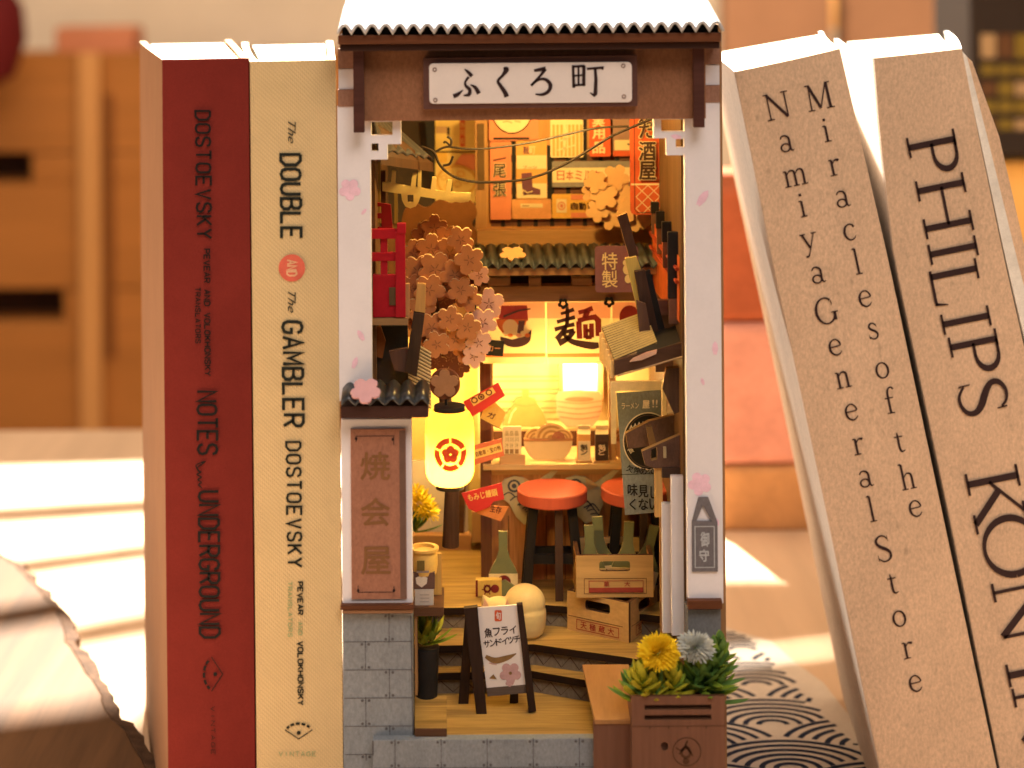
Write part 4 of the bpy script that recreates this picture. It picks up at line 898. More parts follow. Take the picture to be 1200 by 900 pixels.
# ---- cherry trees
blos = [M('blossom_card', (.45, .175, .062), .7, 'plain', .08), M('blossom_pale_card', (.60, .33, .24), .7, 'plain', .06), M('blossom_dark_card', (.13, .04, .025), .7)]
ct_ = thing('cherry_tree', 'cherry tree of layered coral wooden blossoms rising left of the noodle shop', 'tree', P(520, 640, 240))
b = MB(); b.tube([P(528, 640, 215), P(530, 560, 214), P(524, 500, 212), P(520, 440, 205), P(512, 380, 200), P(505, 330, 196)], [11, 9, 8, 8, 7, 5], 10); b.tube([P(520, 440, 205), P(545, 390, 200), P(560, 345, 190)], [7, 5, 3], 8); b.build('trunk', M('dark_trunk_wood', (.06, .03, .02), .7, 'wood', .3, .06), ct_, smooth=True)
def lastkey(): pass
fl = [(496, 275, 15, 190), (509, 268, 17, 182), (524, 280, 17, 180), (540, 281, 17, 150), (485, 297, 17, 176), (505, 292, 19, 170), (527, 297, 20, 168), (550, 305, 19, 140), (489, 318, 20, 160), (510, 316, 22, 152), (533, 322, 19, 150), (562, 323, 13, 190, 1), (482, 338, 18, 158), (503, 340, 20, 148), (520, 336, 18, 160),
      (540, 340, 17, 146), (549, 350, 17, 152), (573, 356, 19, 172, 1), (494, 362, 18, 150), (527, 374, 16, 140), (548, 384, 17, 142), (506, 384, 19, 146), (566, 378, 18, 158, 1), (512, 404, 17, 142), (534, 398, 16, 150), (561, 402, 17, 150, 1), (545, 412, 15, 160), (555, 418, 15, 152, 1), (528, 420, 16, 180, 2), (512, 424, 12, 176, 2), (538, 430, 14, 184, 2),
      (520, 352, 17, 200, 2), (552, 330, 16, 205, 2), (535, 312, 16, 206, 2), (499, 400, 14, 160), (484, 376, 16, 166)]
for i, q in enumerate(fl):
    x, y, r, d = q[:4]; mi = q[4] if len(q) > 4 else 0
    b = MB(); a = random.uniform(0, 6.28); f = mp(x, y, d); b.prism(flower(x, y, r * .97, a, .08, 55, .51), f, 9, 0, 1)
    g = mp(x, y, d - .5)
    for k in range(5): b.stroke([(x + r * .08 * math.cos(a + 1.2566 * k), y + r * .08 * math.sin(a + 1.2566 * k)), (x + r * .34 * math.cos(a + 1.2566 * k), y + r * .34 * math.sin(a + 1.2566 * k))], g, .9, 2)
    b.build('blossom', [blos[mi], M('lit_blossom_edge', (.84, .60, .28), .6), M('blossom_burn', (.22, .09, .04), .7)], ct_)  # pale gold edges: light from behind put into their colour
# brown crown behind, higher up
bt = thing('brown_cherry_tree', 'flat brown cherry crown behind the yellow toothed rail', 'tree', P(515, 400, 330))
b = MB(); f = mp(515, 255, 330)
out = []
pts = [(470, 262), (474, 246), (486, 238), (500, 243), (515, 234), (530, 238), (545, 232), (556, 240), (559, 252), (553, 262), (559, 274), (552, 286), (538, 284), (524, 290), (506, 286), (490, 290), (474, 282)]
b.prism(cr(pts + [pts[0]], 4)[:-1], f, 5, 0, 1); b.build('crown', [M('brown_crown_card', (.22, .085, .022), .7, 'plain', .1), mdf], bt)
b = MB(); b.tube([P(512, 285, 336), P(508, 340, 336), P(512, 400, 336)], [5, 6, 8], 8); b.build('trunk', MC['dark_trunk_wood'], bt, smooth=True)
# pale crown right
pt = thing('pale_cherry_tree', 'pale lit cherry crown in front of the milk sign, right', 'tree', P(725, 300, dC - 6))
pale = M('pale_blossom_card', (.74, .43, .18), .7, 'plain', .04)
for i, (x, y, r, dd) in enumerate(((698, 213, 15, 0), (722, 208, 17, 3), (708, 230, 18, 1), (728, 226, 20, 4), (700, 247, 15, 2), (716, 255, 16, 5), (734, 246, 16, 3), (747, 258, 15, 6), (758, 252, 14, 2), (692, 226, 12, 4))):
    b = MB(); b.prism(flower(x, y, r * .95, random.uniform(0, 6.28), .06, 55, .54), mp(x, y, dC - 6 + dd * 2.1), 3, 0, 1); b.build('blossom', [pale, mdf], pt)
b = MB(); b.tube([P(728, 250, dC + 10), P(734, 285, dC + 8), P(738, 312, dC + 6)], [3, 4, 5], 8); b.build('trunk', MC['dark_trunk_wood'], pt, smooth=True)
# fallen blossoms on roofs
b = MB(); p = P(601, 297, dC - 34); b.X = Matrix.Translation(p) @ Matrix.Rotation(R(-58), 4, 'X'); f = lambda u, v: Vector((u, 0, -v)); b.prism(flower(0, 0, 18, .3, .05, 55, .45, .8), f, 3); 
tag(b.build('fallen_blossom', pale), 'pale wooden blossom lying on the dark awning tiles', 'blossom')
b = MB(); p = P(428.5, 457, -34); b.X = Matrix.Translation(p) @ Matrix.Rotation(R(-50), 4, 'X'); b.prism(flower(0, 0, 18, .3, .05, 55, .42), f, 3, 0, 0)
tag(b.build('fallen_blossom', M('dusty_pink_card', alb(206, 142, 134), .7, 'plain', .06)), 'dusty pink wooden blossom lying on the small left eave', 'blossom')
# small tiled eave left
ev = thing('side_eave', 'small dark tiled eave over the white framed panel', 'eave', P(450, 490, -20))
b = MB(); a0, a1, a2 = P(399, 474, -40), P(503, 474, -40), P(399, 452, 6); n = 6 * 8; rows = []
for t in (0, .5, 1):
    rows.append([Vector((a0.x + (a1.x - a0.x) * i / n, a0.y + (a2.y - a0.y) * t, a0.z + (a2.z - a0.z) * t + 7 * abs(math.sin(math.pi * i / 8)))) for i in range(n + 1)])
w = n + 1; b.add([p for r in rows for p in r], [(i * w + j, i * w + j + 1, (i + 1) * w + j + 1, (i + 1) * w + j) for i in range(2) for j in range(n)])
o = b.build('tile_row', tilem, ev, smooth=True); md = o.modifiers.new('t', 'SOLIDIFY'); md.thickness = 2.5 * S
b = MB(); b.rect(399, 476, 502, 489.5, -34, 40); b.build('eave_board', M('deep_brown_eave', (.055, .022, .016), .6, 'wood', .2, .05, axis='x'), ev, bevel=.6)

# ---- plaque on the white framed panel
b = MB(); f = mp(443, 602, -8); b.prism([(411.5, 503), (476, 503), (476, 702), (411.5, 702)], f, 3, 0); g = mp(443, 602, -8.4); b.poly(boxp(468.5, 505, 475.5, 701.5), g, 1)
for p in ([(418, 518), (418, 511), (462, 511), (462, 522)], [(419, 686), (419, 694), (461, 694), (461, 687)]): b.stroke(p, g, .8, 3)
for x, y in ((418, 514), (461, 515), (419, 692), (461, 692)): b.disc(x, y, 1.6, 2, g, 3, 8)
for y, ch in ((546, '焼'), (600, '会'), (657, '屋')): b.text(ch, 440, y, 34, 32, g, 2, 0, .02)
tag(b.build('plaque', [M('clay_plaque', alb(150, 92, 66), .65, 'kraft', .05, .02), M('plaque_dark_strip', alb(104, 70, 54), .65), M('ochre_engraving', alb(124, 76, 42), .6), inkb]), 'clay brown plaque with three worn characters in the white panel', 'plaque')  # a darker brown strip runs down the plaque's right side
b = MB(); f = mp(825, 626, -3)
b.prism([[(819, 583), (830.5, 583), (841, 612), (841, 670), (811, 670), (811, 612)], [(824, 592), (834, 611), (816, 611)]], f, 3); g = mp(825, 626, -3.5)
b.stroke([(814.5, 617), (837, 617), (837, 665), (814.5, 665), (814.5, 616.5)], g, 1.1, 1); b.text('御', 826, 632, 10, 17, g, 1, 0, .03); b.text('守', 825, 651, 11, 14, g, 1, 0, .04)
tag(b.build('shop_tag', [M('slate_tag', alb(106, 90, 84), .65, 'kraft', .05, .02), M('pale_tag_print', alb(176, 160, 148), .7)]), 'slate grey bag shaped tag on the right white wall', 'tag')

# ---- lantern
ln = thing('paper_lantern', 'glowing yellow paper lantern with red crest hanging in the lane', 'lantern', P(527, 568, 40))
lc = P(527, 523, 42); lk = (D + 42) / D
def lantern_r(t):                     # t 0 top .. 1 bottom
    return 28.6 * lk * (1 - (abs(2 * t - 1) ** 7) * .30)
lsm = SHADE('lantern_paper', (.95, .57, .085), .66)
b = MB(); prof = [(lantern_r(i / 20), 43 * lk - 86 * lk * i / 20) for i in range(21)]; b.lathe(prof, lc, 40, 0, False)
o = b.build('lamp_shade', lsm, ln, smooth=True)
b = MB()
def lf(u, v):
    t = (v - (523 - 43)) / 86; r = lantern_r(t) + .7; x = (u - 527) * lk; x = max(-r * .98, min(r * .98, x)); return lc + Vector((x, -math.sqrt(r * r - x * x), -(v - 523) * lk))
cx, cy = 528, 525
for k in range(5):
    a0, a1 = -90 + 72 * k + 3, -90 + 72 * (k + 1) - 3
    pin = [(cx + 12.2 * math.cos(R(a)), cy + 12.8 * math.sin(R(a))) for a in [a0 + (a1 - a0) * i / 8 for i in range(9)]]; pout = [(cx + 18.8 * math.cos(R(a)), cy + 19.5 * math.sin(R(a))) for a in [a0 + (a1 - a0) * i / 8 for i in range(9)]]
    b.add([lf(*q) for q in pin + pout], [(i, i + 1, 9 + i + 1, 9 + i) for i in range(8)], 0)
    am = R(-90 + 72 * k); pet = [(cx + 5.8 * math.cos(am) + 4.9 * math.cos(R(a)), cy + 5.8 * math.sin(am) + 4.9 * math.sin(R(a))) for a in range(0, 360, 20)]
    b.add([lf(*q) for q in pet], [tuple(range(18))], 0)
b.build('crest', SHADE('lantern_red_ink', (.62, .12, .05), .45), ln)
b = MB(); b.lathe([(18.5, 42.8), (18.5, 49), (10, 49.5)], lc, 28, 0, True); b.lathe([(17, -50), (17, -42)], lc, 28, 0, True); b.build('cap', blackm, ln)
b = MB(); b.tube([P(523, 482, 42), P(522.5, 462, 42)], 1.8, 8); b.build('hook', blackm, ln)
b = MB(); b.disc(0, 0, 1, 1, lambda u, v: P(521.5, 449, 36)); b = MB(); f = mp(521.5, 450, 38)
b.prism([(521.5 + 18 * math.cos(R(a)), 450 + 18 * math.sin(R(a))) for a in range(0, 360, 12)], f, 4, 0); b.prism(flower(521, 450, 17, -1.57, .05, 55, .5), mp(521, 450, 34), 3, 1, 2)
b.build('flower_hanger', [M('russet_disc', (.22, .075, .03), .65), M('tan_flower_card', (.42, .20, .085), .65, 'plain', .1), mdf], ln)
lamp('POINT', 'lantern_bulb', .095, (1, .60, .20), lc * S + Vector((.0, .0, -.0055)), shadow_soft_size=.0018)
lamp('POINT', 'lane_bulb', .10, (1, .66, .20), P(530, 462, 330) * S, shadow_soft_size=.002)
lamp('POINT', 'kitchen_bulb', .05, (1, .70, .26), P(684, 432, dC + 106) * S, shadow_soft_size=.002)
lamp('POINT', 'upper_bulb', .21, (1, .66, .20), P(632, 104, 118) * S, shadow_soft_size=.003)
lamp('POINT', 'counter_bulb', .07, (1, .68, .22), P(640, 428, dC + 30) * S, shadow_soft_size=.002)
lamp('POINT', 'alley_bulb', .048, (1, .66, .20), P(600, 640, 60) * S + Vector((0, 0, .02)), shadow_soft_size=.002)

# ---- cables
ca = thing('power_cable', 'thin black power cable sagging from the eave to the tavern sign, upper one', 'cable', P(620, 170, 200))
kb = M('cable_rubber', (.05, .035, .025), .4)
b = MB(); b.tube(cr([P(510, 178, 190), P(524, 172, 190), P(548, 174.5, 190), P(580, 173, 195), P(622, 167, 200), P(662, 158, 200), P(700, 150, 195), P(737, 148, 190)], 6), 1.5, 8); b.build('wire', kb, ca, smooth=True)
b = MB(); b.tube(cr([P(528, 172, 190), P(529, 164, 190), P(524, 160, 190)], 4), 1.6, 8); b.tube(cr([P(528, 171, 190), P(522, 166, 190), P(520, 168, 190)], 4), 1.4, 8); b.build('hook', kb, ca, smooth=True)
cb = thing('power_cable', 'longer black cable sagging lowest across the alley', 'cable', P(620, 210, 160))
b = MB(); b.tube(cr([P(494, 172, 150), P(508, 178, 150), P(516, 194, 152), P(532, 207, 155), P(556, 213, 160), P(584, 213, 160), P(620, 209, 160), P(655, 196, 155), P(690, 176, 150), P(720, 158, 140), P(765, 139, 120)], 6), 1.7, 8); b.build('wire', kb, cb, smooth=True)
b = MB(); b.tube(cr([P(519, 194, 152), P(527, 192, 152), P(531, 183, 152)], 4), 1.6, 8); b.build('hook', kb, cb, smooth=True)

# ================================================================== right hand wall
rr = thing('red_railing', 'orange red balcony railing with black post caps on the right wall', 'railing', P(780, 345, 120))
orr = M('orange_red_lacquer', (.55, .12, .03), .55, 'plain', .15)
px_ = [(768, 262, 250), (774, 268, 190), (781, 278, 130), (790, 292, 70)]
b = MB(); A_ = P(764, 258, 262); B_ = P(796, 302, 50); C_ = P(796, 378, 50); D_ = P(765, 338, 262); b.hexa([A_, B_, B_ + Vector((4, 2, 0)), A_ + Vector((4, 2, 0)), D_, C_, C_ + Vector((4, 2, 0)), D_ + Vector((4, 2, 0))])
b.build('panel', orr, rr)
b = MB()
for q in (.18, .38): 
    a, c = A_.lerp(D_, q) + Vector((-2.5, 0, 0)), B_.lerp(C_, q) + Vector((-2.5, 0, 0)); b.tube([a, c], 2.4, 6)
b.build('rail', M('deep_red_rail', (.34, .05, .02), .55), rr)
for x0, y0, x1, y1, d in ((763, 237, 772.5, 250, 240), (769, 248, 779, 268, 180), (776, 260, 787, 284, 120), (783, 272, 796, 350, 66)):
    b = MB(); b.rect(x0, y0, x1, y1, d, 8, 0); b.rect(x0 + 1, y1, x1 - 1, y1 + 30, d + 1, 6, 1); b.build('post', [blackm, M('post_brown', (.16, .08, .05), .65)], rr, bevel=.6)
# slatted timber lining seen right of the sign
b = MB()
for k in range(6): b.rect(779 + k * 4.2, 165, 782 + k * 4.2, 430, 330 - k * 48, 20)
tag(b.build('slat_screen', M('amber_slat_wood', (.40, .22, .08), .65, 'wood', .25, .06)), 'upright wooden slat screen lining the right wall', 'screen')
b = MB(); b.rect(768, 352, 804, 369, 110, 12); b.rect(768, 369, 804, 436, 128, 6, 1)
tag(b.build('storey_beam', [M('dusky_beam', (.20, .10, .065), .65, 'wood', .2, .05, axis='x'), M('dusky_board', (.14, .075, .05), .65)]), 'dusky wooden storey beam on the right wall under the railing', 'beam')
# leaning beam
lb_ = thing('leaning_beam', 'tilted dark timber beam with a lit yellow edge rising from the reed awning', 'beam', P(765, 415, 80))
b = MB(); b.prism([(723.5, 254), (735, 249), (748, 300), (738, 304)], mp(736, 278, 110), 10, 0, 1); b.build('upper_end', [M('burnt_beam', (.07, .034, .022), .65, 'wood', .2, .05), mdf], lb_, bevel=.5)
b = MB(); b.prism([(733, 303), (746, 300), (768, 362), (758, 372), (748, 368)], mp(752, 335, 104), 10, 0); b.build('lit_face', M('lit_beam_board', (.55, .40, .10), .65, 'wood', .15, .05), lb_, bevel=.5)  # lamplight on this face put into its yellow colour
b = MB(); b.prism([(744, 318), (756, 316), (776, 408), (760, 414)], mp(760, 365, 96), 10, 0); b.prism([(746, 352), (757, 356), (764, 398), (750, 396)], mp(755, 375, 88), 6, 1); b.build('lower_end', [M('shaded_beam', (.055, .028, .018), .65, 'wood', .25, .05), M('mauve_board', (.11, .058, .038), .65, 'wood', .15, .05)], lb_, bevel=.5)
b = MB(); b.prism([(756, 318), (762, 316), (782, 398), (774, 402)], mp(770, 360, 100), 6, 0); b.build('back_strip', blackm, lb_)
# reed topped awning box
aw = thing('reed_awning', 'tilted awning box topped with reed matting on the right wall', 'awning', P(760, 450, 80))
A_, B_, C_, D_ = P(705, 384, 120), P(756, 366, 130), P(770, 402, 60), P(720, 423, 50)
dn = Vector((0, 0, -24)); b = MB(); b.hexa([A_, B_, C_, D_, A_ + dn * 1.7, B_ + dn, C_ + dn * .8, D_ + dn * .8])
b.build('box', M('awning_tan_side', (.58, .38, .16), .65, 'wood', .25, .08), aw)
b = MB(); up = Vector((0, 0, 1.2)); nrow = 15; b.hexa([p + up * .4 for p in (A_, B_, C_, D_)] + [p + up * .1 for p in (A_, B_, C_, D_)], 1)
for i in range(nrow):
    a, c = A_.lerp(D_, (i + .22) / nrow) + up, B_.lerp(C_, (i + .1) / nrow) + up; a2, c2 = A_.lerp(D_, (i + .80) / nrow) + up, B_.lerp(C_, (i + .9) / nrow) + up; m1 = (a + a2) / 2 + up * 1.3; m2 = (c + c2) / 2 + up * 1.3
    b.add([a, c, m2, m1, a2, c2], [(0, 1, 2, 3), (3, 2, 5, 4)], 0)
b.build('matting', [M('reed_matting', (.46, .33, .12), .75, 'plain', .12, .09), M('reed_gap', (.06, .04, .015), .8)], aw)
b = MB()
for i in range(6):
    q = (i + .5) / 6; p = A_.lerp(D_, q) + Vector((-1.6, 0, -3)); r_ = p + dn * (1.5 - .7 * q); b.tube([p, r_], 2.6, 6)
b.build('fringe', M('striped_reed_edge', (.70, .48, .20), .7), aw)
b = MB(); e0, e1, e2, e3 = P(752, 392, 100), P(797, 380, 100), P(803, 401, 40), P(746, 414, 46); b.hexa([e0, e1, e2, e3] + [p - Vector((0, 0, 5)) for p in (e0, e1, e2, e3)]); b.build('black_top', blackm, aw)
b = MB(); g0, g1 = P(720, 422.5, 46), P(803, 400.5, 38); b.hexa([g0, g1, g1 + Vector((0, 8, 0)), g0 + Vector((0, 8, 0)), g0 + Vector((0, 0, -18)), g1 + Vector((0, 0, -17)), g1 + Vector((0, 8, -17)), g0 + Vector((0, 8, -18))]); b.build('front_board', M('front_board_wood', (.075, .036, .02), .6, 'wood', .2, .05, axis='x'), aw, bevel=.5)
b = MB(); g0, g1 = P(724, 440.5, 40), P(803, 417, 32); b.tube([g0, g1], 1.1, 6); b.build('trim', M('pale_trim', (.36, .24, .13), .5), aw)
b = MB(); g0, g1 = P(745, 413, 60), P(735, 420, 60); b.prism([(738, 424), (742, 420), (758, 413), (770, 410), (769, 415), (752, 422)], mp(752, 418, 38), 3); b.build('loose_petal', M('peach_petal_card', (.60, .36, .24), .7), aw)
# brackets below it
bk = thing('timber_bracket', 'stacked brown timber brackets jutting from the right wall beside the grey banner', 'bracket', P(780, 545, 60))
pb = M('umber_bracket_board', (.12, .065, .044), .65, 'kraft', .08, .02); bb = M('lit_bracket_edge', (.40, .24, .08), .65)
b = MB(); b.prism([(733, 508), (760, 494), (789, 487), (806, 478), (806, 500), (790, 512), (765, 522), (736, 526)], mp(770, 505, 120), 10, 0, 1); b.build('upper_arm', [pb, bb], bk, bevel=.5)
b = MB(); b.prism([[(752, 529), (768, 522), (806, 506), (806, 548), (768, 549), (756, 545)], [(763, 527), (770, 524), (770, 538), (763, 540)]], mp(780, 528, 60), 10, 0, 1); b.rect(777.5, 524, 781, 537, 56, 4, 2); b.build('lower_arm', [pb, bb, M('ivory_peg', (.45, .36, .2), .6)], bk, bevel=.5)
b = MB(); b.rect(776, 548, 806, 560, 58, 60); b.build('sill', M('dark_sill', (.06, .035, .025), .6), bk)
b = MB(); b.prism([(757, 500), (764, 500), (770, 524), (762, 526)], mp(763, 512, 100), 8, 0); b.build('peg', M('brown_peg', (.2, .11, .04), .6), bk)
b = MB(); b.prism([(781, 432), (804, 430), (806, 478), (790, 486), (776, 455)], mp(792, 455, 66), 10, 0, 1); b.build('upper_block', [M('dim_block', (.09, .05, .03), .65, 'wood', .3, .08), bb], bk, bevel=.5)
b = MB(); b.rect(767.5, 546, 776.5, 606, 64, 8); tag(b.build('bamboo_pole', M('honey_pole', (.55, .33, .11), .6, 'wood', .15, .05)), 'short honey coloured pole under the brackets', 'pole')
# pale door panels
dp = thing('folding_door', 'narrow pale folding door beside the right white wall', 'door', P(795, 742, 40))
b = MB(); b.rect(787, 558, 806, 745, 34, 8); b.build('panel', white, dp, bevel=.6)
b = MB(); b.rect(776, 590, 787.5, 742, 58, 8); b.build('panel', white, dp, bevel=.6)
b = MB(); b.rect(773.5, 604, 777, 745, 80, 6); b.build('edge_strip', mdf, dp)
# white frame behind the banner
b = MB(); b.prism([[(716, 447), (786, 447), (786, 520), (776, 520), (776, 458), (722, 458), (722, 520), (716, 520)]], mp(750, 480, 205), 5, 0)
tag(b.build('window_surround', M('warm_white_frame', (.74, .60, .42), .6)), 'warm white window surround behind the grey banner', 'window frame')
# grey banner
b = MB(); f = mp(750, 530, 150); b.prism([(723, 460.5), (775, 457.5), (776, 600), (732, 603.5)], f, 2, 0); g = mp(750, 530, 149.4)
b.text('ラーメン', 739, 475.5, 20, 7, g, 1, -2, .02); b.text('屋', 757.5, 474, 8, 9, g, 1, 0, .05); b.text('!!', 768, 473, 6, 9, g, 1, 0, .03)
b.disc(760, 517, 30, 34, g, 2, 40); b.disc(760, 517, 30, 34, mp(750, 530, 149), 1, 40, .955); b.disc(760, 517, 27, 31, mp(750, 530, 148.8), 3, 40, .97)
h2 = mp(750, 530, 148.6)
for k in range(7): b.stroke([(738 + k * 4.6, 503 - 1.9 * math.sin(.55 * k) * 2.2, 1), (740 + k * 4.6, 499 - 4 * math.sin(.55 * k)), (742 + k * 4.6, 503 - 4 * math.sin(.55 * k))], h2, 1.3, 1)
b.text('食', 739, 527, 7, 8, h2, 1, -30, .02)
for i, ch in enumerate('欠伸めない'): b.text(ch, 738 + i * 8, 549 + 6 * math.sin(.55 + i * .45) - 3, 7.5, 8, h2, 2, 20 - i * 5, .02)
b.stroke([(727, 556), (774, 555)], g, .7, 2)
for i, ch in enumerate('味見し'): b.text(ch, 741 + i * 12.5, 574 + i * 1.6, 11.5 if i < 2 else 8, 14, g, 2, 0, .025)
for i, ch in enumerate('くない'): b.text(ch, 741 + i * 12.5, 591, 7.5 if i == 0 else 11, 13, g, 2, 0, .025)
tag(b.build('shop_banner', [M('slate_banner', (.21, .22, .21), .75, 'kraft', .05, .02), M('banner_white_print', (.74, .62, .46), .7), M('banner_black_print', (.018, .017, .017), .7), M('banner_brown_print', (.11, .07, .05), .7)]), 'tall slate grey ramen shop banner with a black round emblem', 'banner')

# ================================================================== counter goods
def cut(name, label, cat, draw, d, mats, group=None):
    b = MB(); draw(b, d); return tag(b.build(name, mats), label, cat, group)
def pot(b, d):
    f = mp(615, 484, d); b.prism([(612, 457), (620, 457), (620, 465), (627, 467), (630, 474), (637, 484), (641, 496), (641, 505), (590, 505), (590, 496), (595, 484), (602, 474), (605, 467), (612, 465)], f, 4, 0, 1)
    g = mp(615, 484, d - .5); b.stroke([(603, 474), (616, 476), (629, 474)], g, 1, 1); b.stroke([(596, 496), (600, 484), (605, 478)], g, 1.4, 2)
cut('rice_tub', 'tan rounded rice tub with a knob on the back shelf', 'tub', pot, dC + 96, [M('tub_card', (.50, .29, .10), .7, 'plain', .08), mdf, M('tub_gloss_print', (.80, .66, .40), .6)])
def bowls(b, d):
    f = mp(679, 480, d); b.prism([(652, 462), (658, 459), (679, 457.5), (700, 459), (705, 462), (705, 482), (701, 492), (694, 500), (664, 500), (656, 492), (652, 482)], f, 4, 0, 1)
    g = mp(679, 480, d - .5); b.disc(679, 468, 17, 3, g, 1, 24)
    for y, w_ in ((470, 26), (476, 26), (482, 26), (488, 23)): b.stroke([(679 - w_, y), (679, y + 3), (679 + w_, y)], g, .9, 1, True)
cut('bowl_stack', 'stack of pink noodle bowls on the shelf below the lit window', 'bowls', bowls, dC + 92, [M('pink_bowl_card', (.72, .40, .26), .7, 'plain', .05), M('bowl_line', (.42, .20, .12), .7)])
def noodle(b, d, cx=642.5, clip=None):
    f = mp(cx, 530, d); b.prism([(cx + 28.5 * math.cos(R(a)), 517 + 27 * math.sin(R(a))) for a in range(0, 181, 10)], f, 5, 0)
    b.rect(cx - 28.5, 513.8, cx + 28.5, 517, d - 1, 7, 1)
    for k, (ox, r0) in enumerate(((-14, 14), (4, 20), (16, 13))):
        for q in range(6):
            r = r0 * (1 - q * .15); hh = [(cx + ox + r * math.cos(R(a)), 514 - r * .9 * math.sin(R(a))) for a in range(0, 181, 12)]
            g = mp(cx, 530, d + 1 + (2 - k) * 1.2 - q * .12 - (1 if k == 1 else 0)); b.prism(hh, g, .8 if q else 2, (2, 3)[q % 2])
    b.poly([(cx + 12 + 7.5 * math.cos(R(a)), 514 - 8 * math.sin(R(a))) for a in range(0, 181, 12)], mp(cx, 530, d - 2), 4); 
    for q in (.75, .45): b.stroke([(cx + 12 + 7.5 * q * math.cos(R(a)), 514 - 8 * q * math.sin(R(a))) for a in range(0, 181, 12)], mp(cx, 530, d - 2.4), .8, 3)
nmats = [M('bowl_cream_card', (.78, .56, .27), .7, 'plain', .03), M('bowl_rim', (.42, .20, .08), .7), M('noodle_card', (.78, .50, .18), .7), M('noodle_line', (.48, .24, .07), .7), M('fishcake_print', (.42, .13, .08), .7)]
cut('noodle_bowl', 'large cream bowl of swirled noodles on the counter', 'bowl', noodle, dC + 10, nmats)
b = MB(); noodle(b, dC + 14, 745); tag(b.build('noodle_bowl', nmats), 'second noodle bowl half hidden by the grey banner', 'bowl')
def carton(x0, x1, y0, lab, m0, m1, ch):
    t = thing('sauce_carton', lab, 'carton', P((x0 + x1) / 2, 542, dC), 'sauce cartons on the counter')
    b = MB(); b.rect(x0, 509, x1, 541, dC - 4, 16, 0); b.rect(x0 + .3, 517, x1 - .3, 540, dC - 4.6, 1, 1)
    for i, c_ in enumerate(ch): b.text(c_, (x0 + x1) / 2, 524 + i * 6, 8, 6, mp((x0 + x1) / 2, 524, dC - 5.2), 2, 0, .04)
    b.build('body', [m0, m1, M('carton_ink_' + ch[0] + ch[1], (.06, .04, .03) if x0 < 690 else (.75, .6, .4), .7)], t, bevel=.4)
    b = MB(); a = [P(x0, 509, dC - 4), P(x1, 509, dC - 4), P(x1, 509, dC + 12), P(x0, 509, dC + 12)]; r = [(a[0] + a[3]) / 2 + Vector((0, 0, 8)), (a[1] + a[2]) / 2 + Vector((0, 0, 8))]
    b.add(a + r, [(0, 1, 5, 4), (2, 3, 4, 5), (1, 2, 5), (3, 0, 4)], 0); b.hexa([r[0] + Vector((0, -1, 4)), r[1] + Vector((0, -1, 4)), r[1] + Vector((0, 1, 4)), r[0] + Vector((0, 1, 4)), r[0] + Vector((0, -1, -2)), r[1] + Vector((0, -1, -2)), r[1] + Vector((0, 1, -2)), r[0] + Vector((0, 1, -2))], 0)
    b.build('gable_top', M('carton_top_card', (.66, .46, .24), .7), t)
    b = MB(); b.rect(x0 - 2, 540.6, x1 + 2, 543.6, dC - 8, 20); b.build('foot', mdfx, t)
carton(677, 692, 500, 'cream sauce carton with dark lettering on the counter', orp, M('carton_label_cream', (.80, .62, .36), .7), '魁ン'); carton(698, 713, 500, 'dark brown sauce carton with pale lettering on the counter', M('carton_dark', (.075, .04, .03), .65), M('carton_dark_label', (.05, .028, .022), .65), '魁ど')
mb_ = thing('menu_stand', 'cream menu card standing in a wooden foot on the counter', 'menu', P(600, 545, dC - 8))
b = MB(); b.rect(589, 500, 611, 535, dC - 8, 4, 0); g = mp(600, 518, dC - 8.6)
for x in (594, 599.5, 605.5):
    for y, ch in ((508, '品'), (515, '川'), (522, '汁'), (529, '一')): b.text(ch, x, y, 4.2, 5.2, g, 1, 0, .01)
b.build('card', [crm, M('menu_ink', (.3, .18, .07), .7)], mb_)
b = MB(); b.rect(585.5, 533, 615.5, 545, dC - 12, 14); b.build('foot', M('menu_foot_wood', (.56, .33, .14), .6, 'wood', .12, .05, axis='x'), mb_, bevel=.6)
# red tickets pinned along the shop edge
def ticket(label, pts, d, mats, draw=None, grp='paper tickets on the shop post'):
    cx = sum(p[0] for p in pts) / len(pts); cy = sum(p[1] for p in pts) / len(pts); b = MB(); b.prism(pts, mp(cx, cy, d), 2, 0)
    if draw: draw(b, lambda e: mp(cx, cy, d - e))
    return tag(b.build('paper_ticket', mats), label, 'ticket', grp)
rdt = M('red_ticket_card', (.55, .035, .03), .65, 'plain', .05)
tm = [rdt, M('ticket_gold', (.78, .46, .12), .65), M('ticket_ink', (.12, .03, .02), .65)]
def d1(b, L):
    b.poly([(550.5, 468), (577, 454), (581, 460), (555, 476)], L(.5), 1)
    for x, y in ((556, 469), (564, 465), (573, 460)): b.disc(x, y, 4, 3.6, L(1), 2, 18, .6)
    b.disc(564, 465, 1.8, 1.6, L(1.2), 2, 10)
ticket('red lucky ticket with a gold oval strip by the rice tub', [(543, 471), (584, 448.5), (592, 464), (566, 481), (552, 489)], dC - 70, tm, d1)
def d2(b, L):
    b.text('ガ', 576, 487, 9, 7, L(.5), 1, 25, .02); b.stroke([(572, 496), (588, 503)], L(.5), .8, 1)
ticket('amber ticket tucked under the red lucky ticket', [(566, 481), (580, 471), (593, 484), (585, 502), (563, 490)], dC - 62, [M('amber_ticket', (.70, .40, .08), .65), tm[2]], d2)
def d3(b, L):
    b.poly([(553, 528), (587, 519), (589, 529), (556, 538)], L(.5), 1); b.text('自動車・宝の物', 572, 528.5, 30, 6, L(1), 2, -15, .02)
ticket('orange red striped ticket with tiny lettering left of the menu card', [(551, 523), (588, 514), (591, 534), (556, 545)], dC - 66, [M('orange_red_ticket', (.60, .14, .06), .65), tm[1], tm[2]], d3)
